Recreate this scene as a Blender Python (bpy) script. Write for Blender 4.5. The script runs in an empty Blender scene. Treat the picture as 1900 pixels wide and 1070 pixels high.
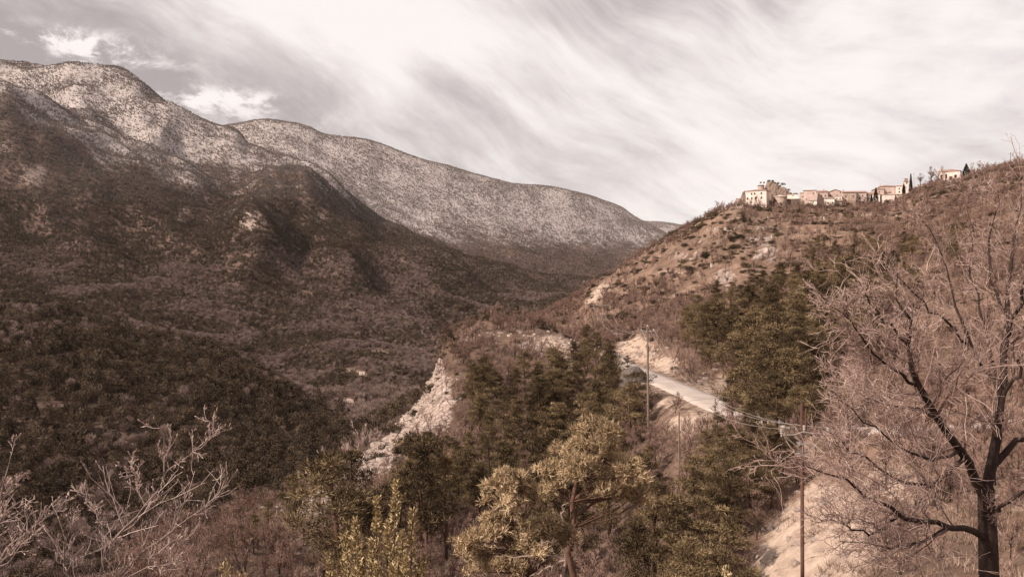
import bpy, math, random
import numpy as np
from mathutils import Vector

SC = bpy.context.scene
COL = SC.collection
F = 1450.0                      # focal length in pixels of the 1900 px wide photograph
CU, CV = 950.0, 535.0

# ------------------------------------------------------------------ camera
cd = bpy.data.cameras.new('camera')
cam = bpy.data.objects.new('camera', cd)
COL.objects.link(cam)
cam.location = (0, 0, 0)
cam.rotation_euler = (math.radians(90), 0, 0)
cd.sensor_width = 36.0
cd.lens = 36.0 * F / 1900.0
cd.clip_start = 0.1
cd.clip_end = 40000
SC.camera = cam

# ------------------------------------------------------------------ light
SUN = Vector((-0.74, -0.42, 0.60)).normalized()      # towards the sun
sl = bpy.data.lights.new('sun', 'SUN')
sl.energy = 5.0
sl.angle = math.radians(0.9)
sl.color = (1.0, 0.87, 0.74)
so = bpy.data.objects.new('sun', sl)
COL.objects.link(so)
so.rotation_euler = (-SUN).to_track_quat('-Z', 'Y').to_euler()
so.location = (0, 0, 50)

SC.view_settings.view_transform = 'Standard'
SC.view_settings.look = 'None'
SC.view_settings.exposure = 0.2
SC.view_settings.gamma = 1.0
SC.view_settings.use_curve_mapping = False
SC.cycles.max_bounces = 4
SC.cycles.diffuse_bounces = 3
SC.cycles.volume_bounces = 1
SC.cycles.use_denoising = True


class NT:
    """small helper round a node tree"""
    def __init__(s, tree):
        s.t = tree
        s.t.nodes.clear()

    def n(s, kind, ins=None, **kw):
        nd = s.t.nodes.new(kind)
        for k, v in kw.items():
            setattr(nd, k, v)
        for k, v in (ins or {}).items():
            sock = nd.inputs[k]
            if isinstance(v, bpy.types.NodeSocket):
                s.t.links.new(v, sock)
            else:
                sock.default_value = v
        return nd

    def math(s, op, a, b=0.0, c=0.0, clamp=False):
        nd = s.n('ShaderNodeMath', operation=op, use_clamp=clamp)
        for i, v in enumerate((a, b, c)):
            if isinstance(v, bpy.types.NodeSocket):
                s.t.links.new(v, nd.inputs[i])
            else:
                nd.inputs[i].default_value = v
        return nd.outputs[0]

    def mix(s, f, a, b):
        nd = s.n('ShaderNodeMix', data_type='RGBA')
        for i, v in ((0, f), (6, a), (7, b)):
            if isinstance(v, bpy.types.NodeSocket):
                s.t.links.new(v, nd.inputs[i])
            else:
                nd.inputs[i].default_value = v if i == 0 else (*v[:3], 1)
        return nd.outputs[2]

    def noise(s, vec, scale, detail=4, rough=0.55, dist=0.0):
        nd = s.n('ShaderNodeTexNoise', {'Scale': scale, 'Detail': detail, 'Roughness': rough, 'Distortion': dist})
        if vec is not None:
            s.t.links.new(vec, nd.inputs['Vector'])
        return nd.outputs['Fac']

    def ramp(s, x, lo, hi):
        nd = s.n('ShaderNodeMapRange', {'Value': x, 'From Min': lo, 'From Max': hi}, interpolation_type='SMOOTHSTEP')
        return nd.outputs[0]


# ------------------------------------------------------------------ world: Nishita sky behind a veil of high cloud
W = bpy.data.worlds.new('World')
SC.world = W
W.use_nodes = True
t = NT(W.node_tree)
sky = t.n('ShaderNodeTexSky', sky_type='NISHITA')
sky.sun_disc = False
sky.sun_elevation = math.asin(SUN.z)
sky.sun_rotation = math.atan2(SUN.x, SUN.y)
sky.altitude = 700
co = t.n('ShaderNodeTexCoord')
D = co.outputs['Generated']
sp = t.n('ShaderNodeSeparateXYZ', {0: D})
dx, dy, dz = sp.outputs
# long wisps of cirrus drawn out along one wind direction, bent by slow swirls
warp = t.n('ShaderNodeTexNoise', {'Vector': D, 'Scale': 1.7, 'Detail': 3.0, 'Roughness': 0.5})
wv = t.n('ShaderNodeVectorMath', {0: warp.outputs['Color'], 1: (0.5, 0.5, 0.5)}, operation='SUBTRACT').outputs[0]
wv = t.n('ShaderNodeVectorMath', {0: wv, 3: 0.24}, operation='SCALE').outputs[0]
PW = t.n('ShaderNodeVectorMath', {0: D, 1: wv}, operation='ADD').outputs[0]
mp = t.n('ShaderNodeMapping', {'Vector': PW, 'Rotation': (0, math.radians(24), 0), 'Scale': (1 / 1.6, 1 / 1.6, 1 / 4.0)}, vector_type='TEXTURE')
streak = t.noise(mp.outputs[0], 1.25, 7, 0.56, 0.25)
fine = t.n('ShaderNodeMapping', {'Vector': PW, 'Rotation': (0, math.radians(17), 0), 'Scale': (1 / 2.6, 1 / 2.6, 1 / 6.0)}, vector_type='TEXTURE')
streak2 = t.noise(fine.outputs[0], 2.6, 7, 0.62, 0.2)
big = t.noise(PW, 2.1, 3, 0.5)
wisp = t.n('ShaderNodeMapping', {'Vector': PW, 'Rotation': (0, math.radians(30), 0), 'Scale': (1 / 3.2, 1 / 3.2, 1 / 15.0)}, vector_type='TEXTURE')
streak3 = t.math('SUBTRACT', t.noise(wisp.outputs[0], 2.4, 7, 0.6, 0.15), 0.5)
cl = t.math('ADD', t.math('MULTIPLY', streak, 0.56), t.math('MULTIPLY', streak2, 0.44))
cl = t.math('ADD', cl, t.math('MULTIPLY', streak3, 0.36))
cl = t.math('SUBTRACT', cl, 0.05)
cl = t.math('ADD', cl, t.math('MULTIPLY', big, 0.30))


def bank(az, el, ra, re, amp):
    """a soft cloud bank at a direction (pixels of the photograph give azimuth and elevation)"""
    x, z = (az - CU) / F, (CV - el) / F
    v = Vector((x, 1, z)).normalized()
    ax = t.math('DIVIDE', t.math('SUBTRACT', dx, v.x), ra / F)
    ez = t.math('DIVIDE', t.math('SUBTRACT', dz, v.z), re / F)
    q = t.math('ADD', t.math('MULTIPLY', ax, ax), t.math('MULTIPLY', ez, ez))
    front = t.math('GREATER_THAN', dy, 0.0)
    return t.math('MULTIPLY', t.math('MULTIPLY', t.math('EXPONENT', t.math('MULTIPLY', q, -1.0)), amp), front)


for b in ((640, 20, 210, 80, 0.17), (860, 90, 190, 60, 0.15), (1010, 200, 170, 60, 0.10), (300, 190, 260, 90, -0.17), (1010, 35, 130, 45, -0.13), (520, 100, 60, 60, -0.05),
          (1600, 200, 430, 280, 0.17), (60, 70, 170, 70, -0.13), (800, 300, 220, 60, 0.05), (880, 240, 60, 40, -0.05),
          (420, 215, 140, 20, 0.06), (1180, 380, 240, 60, 0.10), (710, 160, 50, 70, 0.10)):
    cl = t.math('ADD', cl, bank(*b))
# torn low scud over the left mountains
scud = t.n('ShaderNodeMapping', {'Vector': PW, 'Rotation': (0, math.radians(-16), 0), 'Scale': (9, 9, 22)})
torn = t.ramp(t.noise(scud.outputs[0], 1.6, 8, 0.66, 0.3), 0.42, 0.62)
sm_ = 0.0
for b in ((190, 92, 70, 24, 0.42), (470, 182, 50, 14, 0.36), (370, 178, 60, 20, 0.30), (40, 66, 120, 20, 0.30), (20, 118, 90, 16, 0.34), (300, 165, 60, 20, .2), (420, 212, 160, 20, 0.26), (270, 118, 80, 12, .16)):
    sm_ = t.math('ADD', bank(*b), sm_)
cl = t.math('ADD', cl, t.math('MULTIPLY', sm_, torn))
dens = t.ramp(cl, 0.40, 0.88)
# grey under-lit veil -> bright white cloud, over the blue of the sky
cloud = t.mix(dens, (4.0, 3.45, 3.38), (9.2, 8.5, 8.15))
veil = t.mix(0.93, sky.outputs[0], cloud)
below = t.math('LESS_THAN', dz, -0.02)
veil = t.mix(below, veil, (2.2, 1.9, 1.7))
bg = t.n('ShaderNodeBackground', {'Color': veil, 'Strength': 0.1})
wo = t.n('ShaderNodeOutputWorld')
W.node_tree.links.new(bg.outputs[0], wo.inputs[0])


# ------------------------------------------------------------------ numeric helpers
def hash3(ix, iy, iz):
    h = (ix.astype(np.int64) * 374761393 + iy.astype(np.int64) * 668265263 + iz * 2147483647) & 0xffffffff
    h = ((h ^ (h >> 13)) * 1274126177) & 0xffffffff
    h = ((h ^ (h >> 16)) * 2246822519) & 0xffffffff
    return (h ^ (h >> 15)) & 0xffffffff


def noise2(x, y, seed=0):
    """gradient noise, about -1..1"""
    xi, yi = np.floor(x), np.floor(y)
    xf, yf = x - xi, y - yi
    ux = xf * xf * xf * (xf * (xf * 6 - 15) + 10)
    uy = yf * yf * yf * (yf * (yf * 6 - 15) + 10)

    def g(ox, oy):
        a = hash3(xi + ox, yi + oy, seed) * (2 * np.pi / 4294967296.0)
        return np.cos(a) * (xf - ox) + np.sin(a) * (yf - oy)
    n0 = g(0, 0) * (1 - ux) + g(1, 0) * ux
    n1 = g(0, 1) * (1 - ux) + g(1, 1) * ux
    return (n0 * (1 - uy) + n1 * uy) * 1.5


def fbm(x, y, lam, octs=4, seed=0, gain=0.5):
    s, a, tot = 0.0, 1.0, 0.0
    for o in range(octs):
        s = s + a * noise2(x / lam + 17.3 * o, y / lam - 9.1 * o, seed + o)
        tot += a
        lam *= 0.5
        a *= gain
    return s / tot


def sstep(x, a, b):
    q = np.clip((x - a) / (b - a), 0, 1)
    return q * q * (3 - 2 * q)


def pchip(xk, yk, x):
    """monotone cubic along the last axis; xk, yk (n, K), x (n, M) -> (n, M)"""
    h = np.diff(xk, axis=1)
    dl = np.diff(yk, axis=1) / h
    m = np.zeros_like(yk)
    a, b = dl[:, :-1], dl[:, 1:]
    w1, w2 = 2 * h[:, 1:] + h[:, :-1], h[:, 1:] + 2 * h[:, :-1]
    ok = a * b > 0
    with np.errstate(divide='ignore', invalid='ignore'):
        hm = (w1 + w2) / (w1 / a + w2 / b)
    m[:, 1:-1] = np.where(ok, hm, 0)
    m[:, 0], m[:, -1] = dl[:, 0], dl[:, -1]
    K = xk.shape[1]
    idx = np.clip((x[:, :, None] >= xk[:, None, 1:-1]).sum(2), 0, K - 2)
    T = np.take_along_axis
    x0, x1 = T(xk, idx, 1), T(xk, idx + 1, 1)
    y0, y1 = T(yk, idx, 1), T(yk, idx + 1, 1)
    m0, m1 = T(m, idx, 1), T(m, idx + 1, 1)
    hh = x1 - x0
    q = (x - x0) / hh
    return ((1 + 2 * q) * (1 - q) ** 2 * y0 + q * (1 - q) ** 2 * hh * m0 + q * q * (3 - 2 * q) * y1 + q * q * (q - 1) * hh * m1)


def world(u, v, d):
    return np.array(((u - CU) / F * d, d, (CV - v) / F * d))


# ------------------------------------------------------------------ mesh helpers
def new_mesh(name, verts, tris=None, quads=None, tint=None, smooth=False, mats=(), attrs=None):
    me = bpy.data.meshes.new(name)
    verts = np.asarray(verts, dtype=np.float32)
    nt = 0 if tris is None else len(tris)
    nq = 0 if quads is None else len(quads)
    me.vertices.add(len(verts))
    me.vertices.foreach_set('co', verts.ravel())
    li = []
    if nt:
        li.append(np.asarray(tris, dtype=np.int32).ravel())
    if nq:
        li.append(np.asarray(quads, dtype=np.int32).ravel())
    li = np.concatenate(li) if li else np.zeros(0, np.int32)
    me.loops.add(len(li))
    me.loops.foreach_set('vertex_index', li)
    me.polygons.add(nt + nq)
    ls = np.concatenate((np.arange(nt) * 3, nt * 3 + np.arange(nq) * 4)).astype(np.int32)
    me.polygons.foreach_set('loop_start', ls)
    me.polygons.foreach_set('use_smooth', np.full(nt + nq, bool(smooth), dtype=bool))
    at = dict(attrs or {})
    if tint is not None:
        at['tint'] = tint
    for k, a in at.items():
        A = me.attributes.new(k, 'FLOAT', 'POINT')
        A.data.foreach_set('value', np.asarray(a, dtype=np.float32))
    for m in mats:
        me.materials.append(m)
    me.update(calc_edges=True)
    me.validate()
    return me


def link(name, me, parent=None, loc=None):
    o = bpy.data.objects.new(name, me)
    COL.objects.link(o)
    if parent is not None:
        o.parent = parent
    if loc is not None:
        o.location = loc
    return o


def tag(o, label=None, cat=None, group=None, kind=None):
    for k, v in (('label', label), ('category', cat), ('group', group), ('kind', kind)):
        if v:
            o[k] = v
    return o


def root(name, loc, label, cat, group=None, rz=0.0):
    o = bpy.data.objects.new(name, None)
    COL.objects.link(o)
    o.location = loc
    o.rotation_euler = (0, 0, rz)
    o.empty_display_size = 0.3
    return tag(o, label, cat, group)


class MB:
    """collects pieces of one mesh"""
    def __init__(s):
        s.v, s.t, s.q, s.c, s.n = [], [], [], [], 0

    def add(s, v, tris=None, quads=None, tint=0.5):
        v = np.asarray(v, dtype=float).reshape(-1, 3)
        if tris is not None and len(tris):
            s.t.append(np.asarray(tris) + s.n)
        if quads is not None and len(quads):
            s.q.append(np.asarray(quads) + s.n)
        s.v.append(v)
        s.c.append(np.broadcast_to(np.asarray(tint, dtype=float), (len(v),)))
        s.n += len(v)
        return s

    def box(s, c, size, rz=0.0, tint=0.5, taper=1.0):
        x, y, z = np.array(size) / 2
        v = np.array([(sx * x * (taper if sz > 0 else 1), sy * y * (taper if sz > 0 else 1), sz * z)
                      for sz in (-1, 1) for sy in (-1, 1) for sx in (-1, 1)])
        ca, sa = math.cos(rz), math.sin(rz)
        v = np.stack((v[:, 0] * ca - v[:, 1] * sa, v[:, 0] * sa + v[:, 1] * ca, v[:, 2]), 1) + np.array(c)
        return s.add(v, quads=[(0, 2, 3, 1), (4, 5, 7, 6), (0, 1, 5, 4), (2, 6, 7, 3), (0, 4, 6, 2), (1, 3, 7, 5)], tint=tint)

    def tubes(s, P, R, sides=3, tint=0.5):
        """P (n, m, 3) polylines, R (n, m) radii"""
        P = np.asarray(P, float)
        R = np.asarray(R, float)
        n, m, _ = P.shape
        T = np.gradient(P, axis=1)
        T /= np.linalg.norm(T, axis=2, keepdims=True) + 1e-9
        ref = np.where(np.abs(T[..., 2:3]) > 0.92, np.array((1., 0.1, 0)), np.array((0.05, 0.1, 1.)))
        A = np.cross(T, ref)
        A /= np.linalg.norm(A, axis=2, keepdims=True) + 1e-9
        B = np.cross(T, A)
        an = np.arange(sides) * 2 * np.pi / sides
        V = P[:, :, None, :] + R[:, :, None, None] * (np.cos(an)[:, None] * A[:, :, None, :] + np.sin(an)[:, None] * B[:, :, None, :])
        i = np.arange(n)[:, None, None]
        j = np.arange(m - 1)[None, :, None]
        k = np.arange(sides)[None, None, :]
        k2 = (k + 1) % sides
        b = lambda jj, kk: (i * m + jj) * sides + kk
        q = np.stack(np.broadcast_arrays(b(j, k), b(j, k2), b(j + 1, k2), b(j + 1, k)), -1).reshape(-1, 4)
        tt = np.broadcast_to(np.asarray(tint, float), (n, m)) if np.ndim(tint) != 1 else np.broadcast_to(np.asarray(tint)[:, None], (n, m))
        return s.add(V.reshape(-1, 3), quads=q, tint=np.repeat(tt.reshape(-1), sides))

    def tube(s, pts, rad, sides=6, tint=0.5):
        pts = np.asarray(pts, float)
        return s.tubes(pts[None], np.broadcast_to(np.asarray(rad, float), (len(pts),))[None], sides, tint)

    def leaves(s, C, Dr, L, Wd, rng, tint=0.5, shape='tri'):
        """small blades: base at C pointing along Dr"""
        n = len(C)
        Dr = Dr / (np.linalg.norm(Dr, axis=1, keepdims=True) + 1e-9)
        S = np.cross(Dr, rng.normal(size=(n, 3)))
        S /= np.linalg.norm(S, axis=1, keepdims=True) + 1e-9
        L = np.broadcast_to(L, (n,))[:, None]
        Wd = np.broadcast_to(Wd, (n,))[:, None]
        tt = np.broadcast_to(tint, (n,))
        if shape == 'tri':
            V = np.stack((C - S * Wd * 0.5, C + S * Wd * 0.5, C + Dr * L), 1)
            return s.add(V.reshape(-1, 3), tris=np.arange(n * 3).reshape(-1, 3), tint=np.repeat(tt, 3))
        V = np.stack((C, C + Dr * L * 0.45 + S * Wd * 0.5, C + Dr * L, C + Dr * L * 0.45 - S * Wd * 0.5), 1)
        return s.add(V.reshape(-1, 3), quads=np.arange(n * 4).reshape(-1, 4), tint=np.repeat(tt, 4))

    def mesh(s, name, mats=(), smooth=False):
        return new_mesh(name, np.concatenate(s.v), np.concatenate(s.t) if s.t else None,
                        np.concatenate(s.q) if s.q else None, np.concatenate(s.c), smooth, mats)


# ------------------------------------------------------------------ materials
def material(name):
    m = bpy.data.materials.new(name)
    m.use_nodes = True
    return m, NT(m.node_tree)


def finish(m, t, col, rough=0.85, bump=None, bstr=0.4, bdist=0.05, spec=0.2):
    p = t.n('ShaderNodeBsdfPrincipled', {'Roughness': rough, 'Specular IOR Level': spec})
    if isinstance(col, bpy.types.NodeSocket):
        t.t.links.new(col, p.inputs['Base Color'])
    else:
        p.inputs['Base Color'].default_value = (*col, 1)
    if bump is not None:
        b = t.n('ShaderNodeBump', {'Strength': bstr, 'Distance': bdist, 'Height': bump})
        t.t.links.new(b.outputs[0], p.inputs['Normal'])
    o = t.n('ShaderNodeOutputMaterial')
    t.t.links.new(p.outputs[0], o.inputs[0])
    return m


def attr(t, name):
    return t.n('ShaderNodeAttribute', attribute_name=name).outputs['Fac']


def leaf_mat(name, dark, mid, light, frost=False, shift=0.5):
    """foliage: each blade carries its own tint, each plant its own shift"""
    m, t = material(name)
    ti = attr(t, 'tint')
    oi = t.n('ShaderNodeObjectInfo')
    x = t.math('ADD', ti, t.math('MULTIPLY', t.math('SUBTRACT', oi.outputs['Random'], 0.5), shift), clamp=True)
    c = t.mix(t.ramp(x, 0.0, 0.55), dark, mid)
    c = t.mix(t.ramp(x, 0.5, 1.0), c, light)
    if frost:
        g = t.n('ShaderNodeNewGeometry')
        s = t.n('ShaderNodeSeparateXYZ', {0: g.outputs['Position']})
        wob = t.noise(g.outputs['Position'], 0.004, 4, 0.6)
        h = t.math('ADD', s.outputs[2], t.math('MULTIPLY', t.math('SUBTRACT', wob, 0.5), 500.0))
        fr = t.math('MULTIPLY', t.ramp(h, 150, 560), t.ramp(ti, 0.05, 0.75))
        c = t.mix(t.math('MULTIPLY', fr, 0.85), c, (0.40, 0.348, 0.333))
    return finish(m, t, c, 0.75, spec=0.15)


M_PINE = leaf_mat('pine_needles', (0.034, 0.022, 0.012), (0.142, 0.100, 0.055), (0.33, 0.238, 0.135))
M_GOLD = leaf_mat('golden_needles', (0.13, 0.092, 0.052), (0.46, 0.335, 0.205), (0.72, 0.56, 0.38), shift=0.06)
M_OAK = leaf_mat('evergreen_leaves', (0.024, 0.018, 0.011), (0.068, 0.050, 0.028), (0.15, 0.112, 0.062))
M_LAUREL = leaf_mat('laurel_leaves', (0.12, 0.085, 0.042), (0.42, 0.31, 0.165), (0.72, 0.58, 0.36), shift=0.06)
M_FARLEAF = leaf_mat('far_evergreen', (0.030, 0.020, 0.014), (0.092, 0.064, 0.041), (0.20, 0.145, 0.096), True, 0.6)
M_FARTWIG = leaf_mat('far_bare_crowns', (0.105, 0.072, 0.062), (0.235, 0.164, 0.143), (0.43, 0.325, 0.288), True, 0.55)
M_OAKTWIG = leaf_mat('oak_twigs', (0.14, 0.090, 0.076), (0.34, 0.232, 0.20), (0.62, 0.47, 0.415), shift=0.1)
M_TWIG = leaf_mat('bare_twigs', (0.10, 0.058, 0.046), (0.25, 0.155, 0.124), (0.46, 0.315, 0.262))
M_PALETWIG = leaf_mat('pale_twigs', (0.22, 0.16, 0.14), (0.44, 0.335, 0.30), (0.64, 0.51, 0.46), shift=0.15)
M_GRASS = leaf_mat('dry_grass', (0.14, 0.095, 0.072), (0.27, 0.190, 0.148), (0.45, 0.335, 0.272))
M_CYPRESS = leaf_mat('cypress_needles', (0.012, 0.010, 0.007), (0.03, 0.024, 0.015), (0.05, 0.042, 0.025))


def bark(name, a, b, scale=7.0):
    m, t = material(name)
    g = t.n('ShaderNodeTexCoord')
    mp = t.n('ShaderNodeMapping', {'Vector': g.outputs['Object'], 'Scale': (1, 1, 0.3)})
    n = t.noise(mp.outputs[0], scale, 6, 0.65)
    ti = attr(t, 'tint')
    c = t.mix(t.math('ADD', t.math('MULTIPLY', t.ramp(n, 0.3, 0.7), 0.6), t.math('MULTIPLY', ti, 0.4)), a, b)
    return finish(m, t, c, 0.9, n, 0.8, 0.03)


M_BARK = bark('dark_bark', (0.022, 0.014, 0.012), (0.085, 0.056, 0.048))
M_REDBARK = bark('pine_bark', (0.06, 0.032, 0.022), (0.20, 0.115, 0.085))
M_DEADWOOD = bark('bleached_wood', (0.20, 0.14, 0.11), (0.42, 0.32, 0.27))
M_POLE = bark('pole_wood', (0.075, 0.038, 0.030), (0.17, 0.092, 0.072), 4.0)
M_POLEGREY = bark('weathered_pole', (0.13, 0.095, 0.075), (0.27, 0.21, 0.17), 4.0)


def plain(name, col, rough=0.7, var=0.25, scale=3.0, metal=0.0):
    m, t = material(name)
    g = t.n('ShaderNodeTexCoord')
    n = t.noise(g.outputs['Object'], scale, 5, 0.6)
    c = t.mix(t.ramp(n, 0.3, 0.7), [x * (1 - var) for x in col], [min(1, x * (1 + var)) for x in col])
    finish(m, t, c, rough, n, 0.3, 0.02)
    for nd in m.node_tree.nodes:
        if nd.type == 'BSDF_PRINCIPLED':
            nd.inputs['Metallic'].default_value = metal
    return m


M_METAL = plain('galvanised_steel', (0.33, 0.285, 0.265), 0.5, 0.2, 8, 0.3)
M_CERAMIC = plain('pale_insulator', (0.46, 0.41, 0.385), 0.3, 0.1)
M_WIRE = plain('aluminium_wire', (0.42, 0.35, 0.32), 0.5, 0.1)
M_STONEWALL = plain('old_stone_wall', (0.44, 0.335, 0.28), 0.9, 0.35, 1.2)
M_DARKWALL = plain('dark_stone_wall', (0.15, 0.11, 0.095), 0.9, 0.35, 1.2)
M_PLASTER = plain('pale_plaster', (0.74, 0.61, 0.555), 0.85, 0.12, 0.5)
M_WHITE = plain('white_plaster', (0.80, 0.70, 0.63), 0.85, 0.08, 0.5)
M_OCHRE = plain('ochre_plaster', (0.55, 0.42, 0.37), 0.85, 0.15, 0.5)
M_TILE = plain('faded_roof_tiles', (0.33, 0.215, 0.18), 0.85, 0.3, 2.0)
M_TILEPALE = plain('pale_roof_tiles', (0.55, 0.42, 0.37), 0.85, 0.2, 2.0)
M_PANE = plain('dark_window', (0.03, 0.022, 0.02), 0.3, 0.1)
M_SHUTTER = plain('brown_shutter', (0.13, 0.075, 0.06), 0.7, 0.2)
M_FLAG = plain('flag_cloth', (0.10, 0.08, 0.09), 0.8, 0.2)
M_BUD = plain('pinkish_buds', (0.40, 0.29, 0.25), 0.7, 0.25, 30)


def ground_mat():
    m, t = material('ground')
    g = t.n('ShaderNodeNewGeometry')
    p = g.outputs['Position']
    rock, earth, snow, green = attr(t, 'rock'), attr(t, 'earth'), attr(t, 'snow'), attr(t, 'green')
    n1 = t.noise(p, 0.035, 8, 0.65)
    n2 = t.noise(p, 0.9, 6, 0.7)
    n3 = t.noise(p, 5.0, 4, 0.7)
    nb = t.noise(p, 0.006, 8, 0.7)
    soil = t.mix(t.ramp(n1, 0.35, 0.65), (0.135, 0.083, 0.061), (0.275, 0.175, 0.130))
    soil = t.mix(t.math('MULTIPLY', t.ramp(n2, 0.45, 0.72), 0.6), soil, (0.33, 0.235, 0.175))
    soil = t.mix(t.math('MULTIPLY', t.ramp(n3, 0.5, 0.75), 0.45), soil, (0.085, 0.058, 0.045))
    n4 = t.noise(p, 0.22, 5, 0.7)
    n5 = t.noise(p, 0.09, 4, 0.7)
    soil = t.mix(t.math('MULTIPLY', t.ramp(n4, 0.50, 0.66), 0.55), soil, (0.40, 0.29, 0.225))
    soil = t.mix(t.math('MULTIPLY', t.ramp(n5, 0.52, 0.68), 0.7), soil, (0.105, 0.072, 0.055))
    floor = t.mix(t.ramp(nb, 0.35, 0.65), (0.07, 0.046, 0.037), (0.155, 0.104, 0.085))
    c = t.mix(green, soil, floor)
    sand = t.mix(t.ramp(n2, 0.3, 0.7), (0.37, 0.268, 0.212), (0.58, 0.445, 0.36))
    sand = t.mix(t.math('MULTIPLY', t.ramp(n3, 0.55, 0.8), 0.7), sand, (0.26, 0.18, 0.13))
    e = t.ramp(t.math('ADD', earth, t.math('MULTIPLY', t.math('SUBTRACT', n2, 0.5), 1.1)), 0.3, 0.62)
    c = t.mix(e, c, sand)
    vor = t.n('ShaderNodeTexVoronoi', {'Vector': p, 'Scale': 0.6, 'Randomness': 1.0}, feature='DISTANCE_TO_EDGE')
    crack = t.ramp(vor.outputs['Distance'], 0.0, 0.09)
    st = t.mix(t.ramp(n2, 0.3, 0.7), (0.28, 0.212, 0.180), (0.53, 0.42, 0.37))
    st = t.mix(crack, (0.14, 0.10, 0.085), st)
    r = t.ramp(t.math('ADD', rock, t.math('MULTIPLY', t.math('SUBTRACT', t.noise(p, 0.16, 6, 0.7), 0.5), 1.5)), 0.35, 0.6)
    c = t.mix(r, c, st)
    ns = t.noise(p, 0.011, 9, 0.78)
    s = t.ramp(t.math('ADD', snow, t.math('MULTIPLY', t.math('SUBTRACT', ns, 0.5), 2.2)), 0.34, 0.90)
    c = t.mix(t.math('MULTIPLY', s, 0.85), c, (0.50, 0.44, 0.425))
    h = t.math('ADD', n2, t.math('MULTIPLY', n3, 0.4))
    h = t.math('ADD', h, t.math('MULTIPLY', t.math('MULTIPLY', crack, r), 0.5))
    return finish(m, t, c, 0.95, h, 0.7, 0.35, 0.1)


M_GROUND = ground_mat()


def rock_mat():
    m, t = material('pale_limestone')
    g = t.n('ShaderNodeNewGeometry')
    p = g.outputs['Position']
    n1, n2 = t.noise(p, 0.5, 6, 0.7), t.noise(p, 2.6, 6, 0.75)
    c = t.mix(t.ramp(n1, 0.35, 0.65), (0.30, 0.232, 0.20), (0.53, 0.425, 0.375))
    c = t.mix(t.math('MULTIPLY', t.ramp(n2, 0.5, 0.72), 0.75), c, (0.17, 0.12, 0.10))
    return finish(m, t, c, 0.92, t.math('ADD', n1, n2), 0.9, 0.35)


M_ROCK = rock_mat()
M_CRAG = plain('brown_crag', (0.27, 0.20, 0.165), 0.95, 0.45, 2.5)


def asphalt_mat():
    m, t = material('worn_asphalt')
    g = t.n('ShaderNodeNewGeometry')
    p = g.outputs['Position']
    n1, n2 = t.noise(p, 0.4, 5, 0.6), t.noise(p, 12.0, 4, 0.7)
    c = t.mix(t.ramp(n1, 0.3, 0.7), (0.42, 0.345, 0.31), (0.55, 0.465, 0.42))
    c = t.mix(t.math('MULTIPLY', t.ramp(n2, 0.4, 0.7), 0.25), c, (0.24, 0.20, 0.18))
    return finish(m, t, c, 0.85, n2, 0.4, 0.02, 0.3)


M_ROAD = asphalt_mat()
M_GRAVEL = plain('dark_gravel', (0.135, 0.108, 0.100), 0.95, 0.35, 6)

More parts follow.
